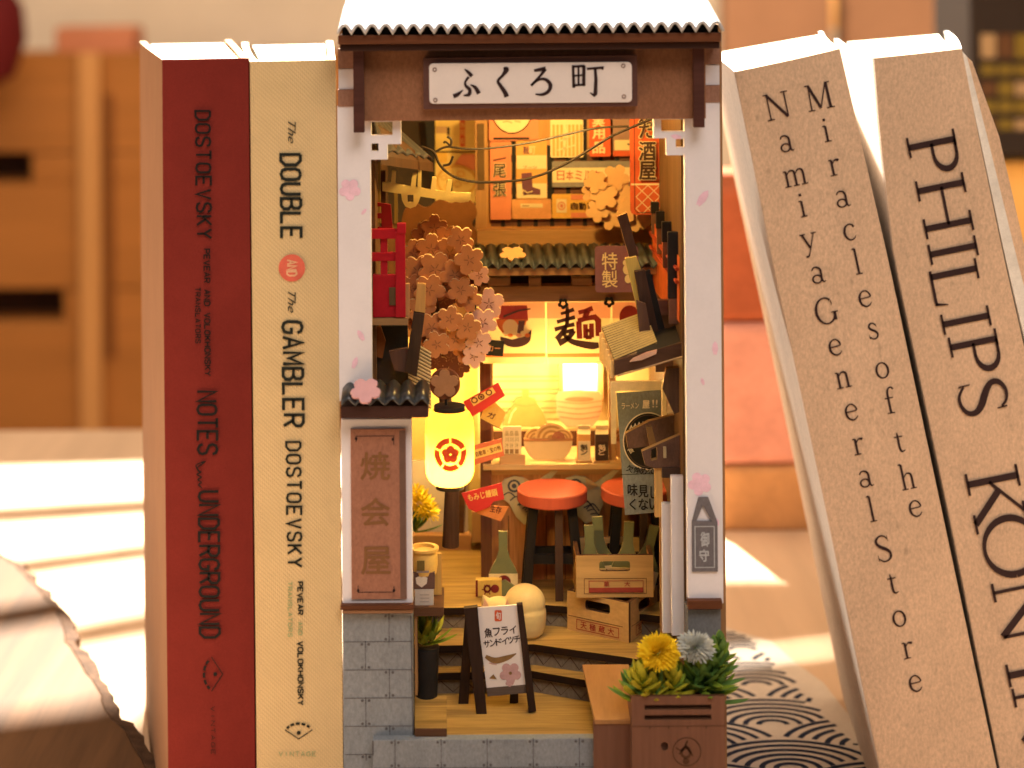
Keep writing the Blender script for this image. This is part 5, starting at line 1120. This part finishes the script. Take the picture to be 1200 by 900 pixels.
def d4(b, L): b.text('もみじ饅頭', 565.5, 580, 35, 8.5, L(.5), 1, -11, .03)
ticket('red banner ticket lettered in gold below the lantern', [(541, 578), (588, 566), (591, 585), (578, 588), (574, 594), (557, 600), (549, 596)], dC - 76, tm, d4)
def d5(b, L): b.text('生存', 581, 597, 13, 8, L(.5), 1, 12, .03)
ticket('orange ticket hanging under the gold lettered red one', [(545, 590), (560, 592), (596, 594), (587, 611), (560, 602)], dC - 70, [M('orange_ticket', (.66, .22, .06), .65), tm[2]], d5)
ticket('small black ticket with orange lettering beside the lowest blossom', [(569, 398), (591, 400), (589.5, 418), (566, 416)], dC - 40, [blackm, M('ticket_orange_ink', (.7, .3, .1), .65)], lambda b, L: b.text('カー', 579, 408, 14, 7, L(.5), 1, 3, .02), 'paper tickets on the shop post')
b = MB(); f = mp(566, 489, dC - 58); b.disc(0, 0, 0, 0, f) if False else None; b.prism(flower(574, 482, 9, .2, .05, 40, .45), f, 2); tag(b.build('paper_flower', M('ochre_flower_card', (.70, .46, .20), .7)), 'small ochre paper flower between the two upper tickets', 'flower')

# ================================================================== stools
def on_level(px, py, z): return G(px, py, z)
def stool(px, py_foot, label):
    p = G(px, py_foot, L3); t = thing('bar_stool', label, 'stool', p, 'red bar stools at the counter'); k = (D + p.y) / D
    hz = 122 * k
    b = MB(); b.lathe([(0, hz - 13), (41 * k - 2, hz - 13), (41 * k, hz - 11), (41 * k, hz + 2), (41 * k - 1.5, hz + 3.5), (0, hz + 3.5)], p, 40, 0, False); b.build('seat', M('red_stool_paint', (.44, .08, .04), .45, 'wood', .08, .03, .06), t, smooth=True)
    for sx, sy in ((-1, -1), (1, -1), (-1, 1), (1, 1)):
        b = MB(); a = p + Vector((sx * 22 * k, sy * 12, hz - 13)); c = p + Vector((sx * 32 * k, sy * 17, 0)); w_ = 5.5 * k
        b.hexa([a + Vector((-w_, -4, 0)), a + Vector((w_, -4, 0)), a + Vector((w_, 4, 0)), a + Vector((-w_, 4, 0)), c + Vector((-w_, -4, 0)), c + Vector((w_, -4, 0)), c + Vector((w_, 4, 0)), c + Vector((-w_, 4, 0))]); b.build('leg', charcoal, t, bevel=.5)
    for sy in (-1, 1):
        b = MB(); zz = hz * .38; b.box(p.x - 24 * k, p.x + 24 * k, p.y + sy * 15 - 3, p.y + sy * 15 + 3, p.z + zz - 5 * k, p.z + zz + 6 * k); b.build('stretcher', charcoal, t)
    b = MB(); b.box(p.x - 22 * k, p.x + 22 * k, p.y - 15, p.y + 15, p.z + hz - 18 * k, p.z + hz - 13.2); b.build('apron', charcoal, t)
    b = MB(); b.box(p.x + 2, p.x + 11 * k, p.y - 25, p.y - 19, p.z, p.z + hz - 14); b.build('front_post', M('brown_black_post', (.06, .032, .022), .55, 'wood', .2, .06), t)
    return t
stool(648, 697, 'red topped bar stool standing free in front of the counter'); stool(746, 695, 'second red stool half hidden by the grey banner and bottle crate')
# bottles
btl = M('bottle_green_card', (.17, .17, .075), .6, 'plain', .08); blab = M('bottle_label_cream', (.74, .56, .28), .7)
def bottle(px, py, h, d, tilt, label, lab=True, grp='flat green bottles in the upper crate', flip=1):
    f0 = mp(px, py, d); c, s = math.cos(R(tilt)), math.sin(R(tilt)); u = h / 100
    t = lambda x, y: (px + x * u * c - y * u * s, py + x * u * s + y * u * c)
    b = MB(); b.prism([t(-7, -100), t(7, -100), t(7, -70), t(11, -56), t(19, -42), t(22, -34), t(22, 0), t(-22, 0), t(-22, -34), t(-19, -42), t(-11, -56), t(-7, -70)], f0, 5, 0, 1)
    o = thing('sake_bottle', label, 'bottle', mp(px, py, d)(px, py), grp); b.build('body', [btl, M('bottle_edge', (.30, .25, .11), .6)], o)
    if lab:
        b = MB(); g = mp(px, py, d - 1.2); b.prism([t(-23, -33), t(23, -33), t(23, -6), t(-23, -6)], g, 1, 0); g = mp(px, py, d - 1.8); b.disc(*t(1, -20), 11 * u, 11 * u, g, 1, 20); b.poly([t(-4, -16), t(6, -16), t(6, -11), t(-4, -11)], mp(px, py, d - 2.2), 0); b.stroke([t(6, -14), t(22, -6)], mp(px, py, d - 2.2), 2.4 * u, 1)
        b.build('label', [blab, M('maroon_label_print', (.18, .02, .02), .7)], o)
    return o
p = G(590, 697, L3); bottle(590, 697, 74, p.y, 0, 'upright green bottle with a maroon sun label beside the counter post', True, 'sake bottles on the floor')
# fallen bottle and its box
b = MB(); d = G(573, 699, L3).y; f = mp(573, 690, d - 6); b.prism(boxp(557.5, 680, 588, 699), f, 12, 0); g = mp(573, 690, d - 6.6); b.poly(boxp(557.5, 680, 560, 699), g, 1); b.disc(580, 690, 5, 5, g, 1, 18); b.disc(571, 690, 4.5, 5, g, 1, 18, .5)
for k in range(6): b.stroke([(571 + 2 * math.cos(k), 690 + 2 * math.sin(k)), (571 + 6.5 * math.cos(k * 1.05), 691 + 6.5 * math.sin(k * 1.05))], g, 1.2, 1)
tag(b.build('gift_box', [M('mustard_box_card', (.62, .40, .09), .65), M('maroon_box_print', (.16, .02, .02), .7)], bevel=.3), 'flat mustard gift box with maroon floral print on the shop floor', 'box')
b = MB(); b.prism([(588, 682), (592, 680), (604, 688), (612, 694), (612, 699), (588, 699)], mp(600, 690, d - 2), 5); tag(b.build('fallen_bottle', btl), 'fallen green bottle end beside the mustard gift box', 'bottle')
# crates
crm_ = M('crate_wood', (.56, .33, .12), .6, 'wood', .12, .05, .06, axis='x')
def crate(p, w_, dp_, h_, rot, label, draw):
    t = thing('wooden_crate', label, 'crate', p, 'stacked wooden crates')
    Mx = Matrix.Translation(p) @ Matrix.Rotation(R(rot), 4, 'Z'); wl = 5
    def wall(x0, x1, y0, y1, hole, nm='side_panel', dr=None):
        b = MB(); b.X = Mx; alongx = (x1 - x0) > (y1 - y0)
        L_ = (x1 - x0) if alongx else (y1 - y0); th = (y1 - y0) if alongx else (x1 - x0)
        lp = [[(0, 0), (L_, 0), (L_, -h_), (0, -h_)]]
        if hole: lp.append(rrect(L_ * .3, -h_ * .86, L_ * .7, -h_ * .62, 3, 2))
        if alongx: f = lambda u, v, e=0: Vector((x0 + u, y0, -v)); b.prism(lp, f, th, 0, 1)
        else:
            f = lambda u, v, e=0: Vector((x0, y0 + u, -v)); a = [f(*q) for l in lp for q in l]
            tri = tessellate_polygon([[Vector((q[0], -q[1], 0)) for q in l] for l in lp]); n = len(a); b.add(a + [q + Vector((th, 0, 0)) for q in a], [tuple(x) for x in tri] + [tuple(n + i for i in x) for x in tri], 0)
            kk = 0
            for l in lp:
                m_ = len(l); b.add([a[kk + i] for i in range(m_)] + [a[kk + i] + Vector((th, 0, 0)) for i in range(m_)], [(i, (i + 1) % m_, m_ + (i + 1) % m_, m_ + i) for i in range(m_)], 1); kk += m_
        if dr: dr(b, (lambda u, v: Vector((x0 + u, y0 - .6, -v))) if alongx else (lambda u, v: Vector((x1 + .6, y0 + u, -v))))
        b.build(nm, [crm_, mdfd, M('crate_red_ink', (.34, .055, .035), .65)], t)
    wall(-w_ / 2, w_ / 2, -dp_ / 2, -dp_ / 2 + wl, True, 'front_panel', draw); wall(-w_ / 2, w_ / 2, dp_ / 2 - wl, dp_ / 2, True, 'back_panel')
    wall(-w_ / 2, -w_ / 2 + wl, -dp_ / 2 + wl, dp_ / 2 - wl, True); wall(w_ / 2 - wl, w_ / 2, -dp_ / 2 + wl, dp_ / 2 - wl, True, 'side_panel', draw if rot < -10 else None)
    b = MB(); b.X = Mx; b.box(-w_ / 2 + wl, w_ / 2 - wl, -dp_ / 2 + wl, dp_ / 2 - wl, 1, 5); b.build('bottom', crm_, t)
    return t
def cd1(b, f):
    b.stroke([(2, -19), (80, -19)], f, .7, 1); b.stroke([(14, -4), (74, -4), (74, -16), (14, -16), (14, -3.6)], f, .9, 2)
    for i, ch in enumerate('天極蔵大'): b.text(ch, 24 + i * 13, -10, 9, 8.5, f, 2, 0, .02)
pl = G(700, 753, L2); pl = Vector((pl.x + 25, pl.y + 56, L2))
crate(pl, 88, 84, 50, -33, 'empty wooden crate with red characters, bottom of the stack', cd1)
def cd2(b, f):
    b.stroke([(10, -24), (10, -5), (88, -5), (88, -24), (10, -24)], f, .6, 1); b.poly([(16, -6.5), (84, -6.5), (84, -12.5), (16, -12.5)], f, 2); b.stroke([(16, -6.5), (84, -6.5), (84, -21), (16, -21), (16, -6)], f, .7, 2)
    for x, ch in ((38, '菓'), (64, '大')): b.text(ch, x, -17, 7, 6, f, 2, 0, .02)
pu = P(721, 706, pl.y - 44); pu = Vector((pu.x, pl.y - 2, L2 + 50.6))
crate(pu, 97, 76, 53, 0, 'wooden crate full of green bottles, on top of the stack', cd2)
ud = pu.y - 14
for i, (x, tl, h_, dd) in enumerate(((694, -3, 82, 4), (706, -4, 92, 24), (733, 4, 86, 2), (748, 16, 84, 16))):
    bottle(x, 692, h_ - 6, ud + dd, tl * .9, ('front left bottle in the upper crate', 'tallest bottle at the back left of the upper crate', 'front right bottle in the upper crate', 'rightmost bottle leaning outward in the upper crate')[i])
b = MB(); b.prism([(719, 690), (727, 668), (738, 664), (738, 696), (719, 696)], mp(728, 680, ud - 6), 1); 
# cat figurine
ck = G(612, 751, L2); kk = (D + ck.y) / D; cat = thing('cat_figurine', 'cream cat figurine crouching behind the signboard with its rump raised', 'figurine', ck)
catm = M('cream_figurine_paint', (.76, .56, .24), .45, 'plain', .04); c0 = ck + Vector((-4 * kk, 14, 0))
b = MB(); bmv = bmesh.new()
def blob(b, c, r, mi=0, n=20):
    vs = []; fs = []
    for i in range(n + 1):
        a = math.pi * i / n
        for j in range(n): q = 2 * math.pi * j / n; vs.append(Vector(c) + Vector((r[0] * math.sin(a) * math.cos(q), r[1] * math.sin(a) * math.sin(q), r[2] * math.cos(a))))
    for i in range(n):
        for j in range(n): fs.append((i * n + j, i * n + (j + 1) % n, (i + 1) * n + (j + 1) % n, (i + 1) * n + j))
    b.add(vs, fs, mi)
bmv.free()
cx_ = P(616, 715, ck.y + 12)
prof = [(0, 0), (15, 0), (19, 4), (21.5, 12), (22.8, 22), (22.6, 30), (20.5, 36), (14, 40), (0, 42)]
b.lathe([(r * kk, z_ * kk) for r, z_ in prof], Vector((cx_.x + 2, ck.y + 18, ck.z)), 32, 0, False)
blob(b, P(615, 707, ck.y + 16), (24.5 * kk, 21, 23 * kk), 0, 24)
blob(b, P(585, 716, ck.y + 14), (22 * kk, 17, 17 * kk)); blob(b, P(598, 736, ck.y + 16), (26 * kk, 17, 18 * kk))
for (x, y), s_ in (((567, 700), -1), ((594, 702), 1)):
    tip = P(x - 1 * s_ * -1, y - 3, ck.y + 10); base = P(x + (6 if s_ < 0 else -4), y + 12, ck.y + 12); b.tube([base, base.lerp(tip, .5), tip], [8.5, 6.5, 1.0], 10)
o = b.build('body', catm, cat, smooth=True); md = o.modifiers.new('r', 'REMESH'); md.mode = 'VOXEL'; md.voxel_size = 1.1 * S; md.use_smooth_shade = True; sm = o.modifiers.new('s', 'SMOOTH'); sm.iterations = 6
b = MB()
for (x, y), s_ in (((568, 703), -1), ((594, 704), 1)): b.poly([(x, y - 2), (x + 5, y + 8), (x - 3, y + 8)], mp(x, y, ck.y + 1.5), 0)
b.build('inner_ear', M('peach_ear_paint', (.72, .40, .25), .6), cat)
# folding signboard
fd = G(590, 838, L0).y; ab = thing('signboard_easel', 'folding street signboard advertising fried fish sandwiches on the landing', 'signboard', G(586, 838, L0))
bf = mp(588, 770, fd + 6); wd = charcoal
dkw = M('easel_dark_wood', (.032, .016, .010), .6, 'wood', .25, .06)
b = MB(); b.prism([(559, 712.5), (607.5, 709), (621, 802), (570, 806)], bf, 3, 0); g = mp(588, 770, fd + 5.4); g2 = mp(588, 770, fd + 5)
b.poly(rrect(580, 715, 588.5, 728, 1.5, 2), g, 1); b.text('旬', 584.3, 721.5, 5.5, 9, g2, 0, 0, .02)
for i, ch in enumerate('魚フライ'): b.text(ch, 572.5 + i * 9.6, 741.5 - i * 1.2, 9 if i == 0 else 8, 11 if i == 0 else 9, g, 2, -5, .02)
for i, ch in enumerate('サンドイッチ'): b.text(ch, 570.5 + i * 7.1, 754.5 - i * 1.1, 7, 8, g, 2, -5, .02)
b.stroke([(569, 769, 4), (580, 774, 7), (594, 771, 6), (605, 766, 1)], g, 4, 3, True); b.stroke([(573, 777, 1), (582, 779, 1)], g, 1, 4); b.poly(flower(598, 789, 13, .3), g, 4); b.poly(flower(597, 800, 5, .3), g2, 4); b.poly([(573, 795), (578, 790), (582, 796)], g, 3); b.disc(598, 789, 2, 2, g2, 3, 8)
b.build('panel', [plate, redp, inkb, M('fish_drawing', (.26, .15, .06), .7), M('lilac_blossom_print', (.56, .34, .33), .7)], ab)
for pts, dd in (([(544, 713), (560, 711), (570, 838), (558, 840)], 0), ([(606, 709), (613, 708.5), (628, 834), (619, 836)], 0)):
    b = MB(); b.prism(pts, mp(588, 770, fd + 1), 9, 0, 0); b.build('front_leg', dkw, ab, bevel=.6)
for pts in ([(546, 716), (556, 716), (548, 832), (536, 834)], [(600, 716), (608, 716), (607, 824), (597, 826)]):
    b = MB(); b.prism(pts, mp(580, 770, fd + 34), 7); b.build('rear_leg', dkw, ab, bevel=.6)
b = MB(); b.prism([(570, 806), (621, 802), (622, 812), (571, 816)], bf, 4); b.build('lower_rail', M('easel_rail', (.14, .10, .08), .6, 'wood', .2, .05, axis='x'), ab)
# casks at left
ks = [('top', 484, 643, 515, 671), ('mid', 484, 671.5, 509, 690), ('low', 486, 690.5, 510, 712)]
b = MB(); pc = P(497, 671, 62); b.lathe([(15, 0), (16.5, 10), (16.5, 20), (15, 27), (18, 28), (18, 31), (13, 31), (13, 27)], pc, 28, 0, True); b.X = None
f = lambda u, v: Vector((pc.x + u, pc.y - 17.2, pc.z - v)); b.poly([(-8, -20), (1, -20), (1, -8), (-8, -8)], f, 1)
tag(b.build('sake_cask', [M('golden_cask', (.74, .46, .12), .5, 'plain', .1), M('olive_cask_print', (.16, .11, .03), .7)], smooth=True), 'golden straw cask with a flared rim on top of the left stack', 'cask', 'casks stacked by the stone base')
b = MB(); b.rect(482, 671, 509.5, 690.5, 48, 26, 0); f = mp(495, 680, 47.4); b.poly([(487, 677), (491, 675.5), (494, 676.5), (497, 675.5), (501, 677), (500, 684), (494, 688.5), (488, 684)], f, 1); b.rect(488, 668.8, 503, 671.4, 46, 20, 2)
tag(b.build('sake_box', [M('brown_box_paint', (.13, .07, .055), .65), M('white_crest', (.72, .62, .5), .7), M('grey_box_lid', (.34, .28, .24), .7)], bevel=.5), 'brown box with a white shield crest in the left stack', 'box', 'casks stacked by the stone base')
b = MB(); b.rect(486, 690.8, 508, 711.5, 48, 24, 0); f = mp(497, 701, 47.4)
for y in (697, 701, 705): b.stroke([(492, y), (503, y)], f, 1, 1)
tag(b.build('rice_box', [M('pale_grey_box', (.60, .52, .45), .7), M('faint_grey_print', (.40, .34, .3), .7)], bevel=.5), 'pale grey box at the bottom of the left stack', 'box', 'casks stacked by the stone base')
b = MB(); b.rect(508, 649, 517.5, 712, 84, 6); tag(b.build('tall_board', M('honey_board', (.56, .34, .10), .6, 'wood', .15, .05)), 'narrow honey coloured board standing behind the left cask stack', 'board')
# ledge carrying the casks
b = MB(); b.rect(482, 712, 520, 722, 40, 70); b.rect(486, 722, 489, 815, 44, 40, 1); tag(b.build('side_ledge', [mdfd, mdf]), 'dark wooden ledge under the cask stack beside the stone base', 'ledge')
# ------------------------------------------------------------------ plants
def leaf(b, base, dirv, L_, w_, mi=0, curl=.25, thick=.16):
    d = Vector(dirv).normalized(); u = d.cross(Vector((0, 0, 1)));
    if u.length < .05: u = Vector((1, 0, 0))
    u.normalize(); nrm = u.cross(d); rows = []
    for i in range(8):
        t = i / 7; ww = w_ * (math.sin(math.pi * min(1, t * .93 + .07)) ** .7) * (1 if t < .98 else .12); c = Vector(base) + d * L_ * t + nrm * (curl * L_ * t * t)
        rows.append([c - u * ww, c - nrm * ww * thick * 2.4, c + u * ww, c + nrm * ww * .5])
    vs = [p for r in rows for p in r]; fs = [(i * 4 + j, i * 4 + (j + 1) % 4, (i + 1) * 4 + (j + 1) % 4, (i + 1) * 4 + j) for i in range(7) for j in range(4)] + [(0, 1, 2, 3), (28, 29, 30, 31)]
    b.add(vs, fs, mi)
def rosette(b, c, n, L_, w_, e0, e1, mis=(0,), seed=1, stalk=0.0):
    rd = random.Random(seed)
    for i in range(n):
        t = i / n; a = i * 2.39996; e = R(e0 + (e1 - e0) * t) + rd.uniform(-.12, .12); l = L_ * (1 - .45 * t) * rd.uniform(.85, 1.1)
        leaf(b, Vector(c) + Vector((0, 0, stalk * t)), (math.cos(a) * math.cos(e), math.sin(a) * math.cos(e), math.sin(e)), l, w_ * rd.uniform(.85, 1.1), mis[i % len(mis)])
def pom(b, c, r, n, mi, seed=3, fl=1.0):
    rd = random.Random(seed)
    for i in range(n):
        z_ = 1 - (i + .5) / n * 1.75; a = i * 2.39996; q = math.sqrt(max(0, 1 - z_ * z_)); dv = Vector((q * math.cos(a), q * math.sin(a), z_ * fl)); l = r * rd.uniform(.85, 1.12)
        u = dv.orthogonal().normalized(); w2 = dv.cross(u); tip = Vector(c) + dv * l; st = Vector(c) + dv * r * .25; m_ = Vector(c) + dv * l * .85; ww = r * .055
        b.add([st + u * ww * .5, st - u * ww * .5, m_ - u * ww + w2 * ww * .4, tip, m_ + u * ww - w2 * ww * .4], [(0, 1, 2, 3, 4)], mi)
gl = [M('fresh_green_leaf', (.20, .29, .03), .5, 'plain', .25, .05), M('yellow_green_leaf', (.46, .43, .035), .5, 'plain', .2, .05), M('deep_green_leaf', (.10, .20, .045), .5, 'plain', .25, .05)]
yf = M('yellow_flower_petal', (.86, .62, .02), .6, 'plain', .08); wf_ = M('grey_white_petal', (.54, .57, .54), .6, 'plain', .06)
dk = -62
pk = thing('planter_box', 'brown wooden planter stand with two slots and a round mark', 'planter', P(790, 900, dk) * 1)
ply = M('planter_ply', alb(113, 68, 46), .6, 'wood', .14, .03, .06, axis='z')
b = MB(); tl = [boxp(740.5, 816, 850.5, 1046)]; b.prism([[(740.5, 816), (850.5, 816), (850.5, 1046), (740.5, 1046)], boxp(756, 826.2, 834, 831.5), boxp(756, 838, 834, 843.4), [(779 + 4.2 * math.cos(R(a)), 874.5 + 5 * math.sin(R(a))) for a in range(0, 360, 24)]], mp(795, 900, dk), 6, 0, 1)
g = mp(795, 900, dk - .5); b.disc(805, 881, 17, 17, g, 1, 32, .93); b.stroke([(740.5, 851), (850, 851)], g, .7, 1); b.disc(804, 882, 7, 8, g, 1, 7, .55); b.stroke([(796, 884), (804, 874), (812, 886)], g, 2, 1); b.stroke([(803, 874), (806, 868)], g, 2, 1); b.stroke([(798, 880), (792, 876)], g, 1.6, 1); b.disc(804, 892, 4, 4, g, 1, 10)
for x in (762, 784, 806, 828): b.stroke([(x, 851), (x, 854)], g, 1.4, 1)
b.build('front_panel', [ply, mdfd], pk, bevel=.5)
b = MB(); q = P(741, 817, dk); q2 = P(850, 817, dk); b.box(q.x, q2.x, dk + 6.5, dk + 62, 1, q.z - 10, 0); b.build('box_body', [ply], pk)
b = MB(); b.rect(696.5, 846, 741, 1046, dk + 30, 10); b.build('step_panel', ply, pk, bevel=.5)
q = P(697, 846, dk + 30); q2 = P(741, 846, dk + 30); b = MB(); b.slab([Vector((q.x, dk + 28, q.z + 3)), Vector((q2.x + 6, dk + 28, q.z + 3)), Vector((q2.x + 6, dk + 140, q.z + 24)), Vector((q.x - 7, dk + 140, q.z + 24))], 5); b.build('sloping_lid', M('amber_lid_ply', (.37, .185, .065), .55, 'wood', .12, .03, .05, axis='y'), pk, bevel=.5)
zt = P(795, 816, dk).z - 10
b = MB(); b.X = None; sp = thing('succulent', 'bright yellow-green succulent on the left of the planter', 'plant', (P(768, 816, dk + 25).x, dk + 25, zt))
for (x, y), sd, n_, L_ in (((752, 800), 1, 22, 34), ((765, 808), 2, 18, 30), ((790, 802), 5, 18, 30), ((742, 812), 8, 14, 34), ((778, 812), 9, 14, 26)):
    rosette(b, (P(x, y, dk + 22).x, dk + 20 + sd, P(x, y, dk + 22).z - 14), n_ + 4, L_ + 2, 5.6, 0, 82, (1, 0, 1, 0, 2), sd, 26)
b.build('leaves', gl, sp, smooth=True)
b = MB(); sp2 = thing('succulent', 'deep green succulent on the right of the planter', 'plant', (P(825, 816, dk + 25).x, dk + 25, zt))
for (x, y), sd, n_, L_ in (((826, 800), 11, 30, 40), ((838, 790), 12, 26, 34), ((815, 808), 13, 20, 34), ((842, 812), 14, 18, 34), ((846, 776), 15, 12, 24)):
    rosette(b, (P(x, y, dk + 25).x, dk + 24 + sd * .8, P(x, y, dk + 25).z - 14), n_ + 4, L_ + 2, 5.6, -4, 82, (2, 2, 0), sd, 36)
b.build('leaves', gl, sp2, smooth=True)
def bloom(px, py, r, m_, lab, dd, n=330, fl=.9):
    t = thing('flower', lab, 'flower', (P(px, 816, dd).x, dd, zt)); c = P(px, py, dd); b = MB(); pom(b, c, r, n, 0, int(px), fl); pom(b, c, r * .8, n // 2, 0, int(px) + 1, fl); b.build('petals', m_, t)
    b = MB(); b.tube([Vector((c.x - 3, dd, zt)), Vector((c.x + 3, dd, (zt + c.z) / 2)), c], 2.2, 8); b.build('stem', gl[2], t, smooth=True)
bloom(772, 765, 25, yf, 'shaggy yellow pompom flower in the planter', dk + 18); bloom(815, 759, 24, wf_, 'pale grey-white pompom flower in the planter', dk + 26, 230, .75)
# leafy pot by the left steps
lp = thing('potted_plant', 'bright green leafy plant in a black pot left of the steps', 'plant', G(500, 815, L0 + 12))
q = G(500, 815, L0 + 12); b = MB(); b.lathe([(13, 0), (15, 40), (16, 60), (12, 60)], q, 20); b.build('pot', blackm, lp, smooth=True)
b = MB(); rosette(b, q + Vector((-4, 0, 62)), 18, 44, 5.0, 8, 75, (0, 1, 0), 21, 14); rosette(b, q + Vector((6, -4, 66)), 10, 36, 4.4, 15, 70, (0, 1), 22, 10); b.build('leaves', gl, lp, smooth=True)
# yellow flower by the lane wall
fp = thing('flower_pot', 'yellow flowers with thin green leaves at the end of the lane', 'plant', P(490, 628, 300))
b = MB(); q = P(486, 627, 330); pom(b, P(492, 592, 330), 24, 110, 0, 5); pom(b, P(502, 600, 326), 18, 80, 0, 6); pom(b, P(488, 577, 330), 15, 60, 0, 7); b.build('petals', yf, fp)
b = MB(); rosette(b, q + Vector((0, 0, 4)), 20, 46, 3.4, 8, 70, (2, 0, 2), 31, 10); b.build('leaves', gl, fp, smooth=True)
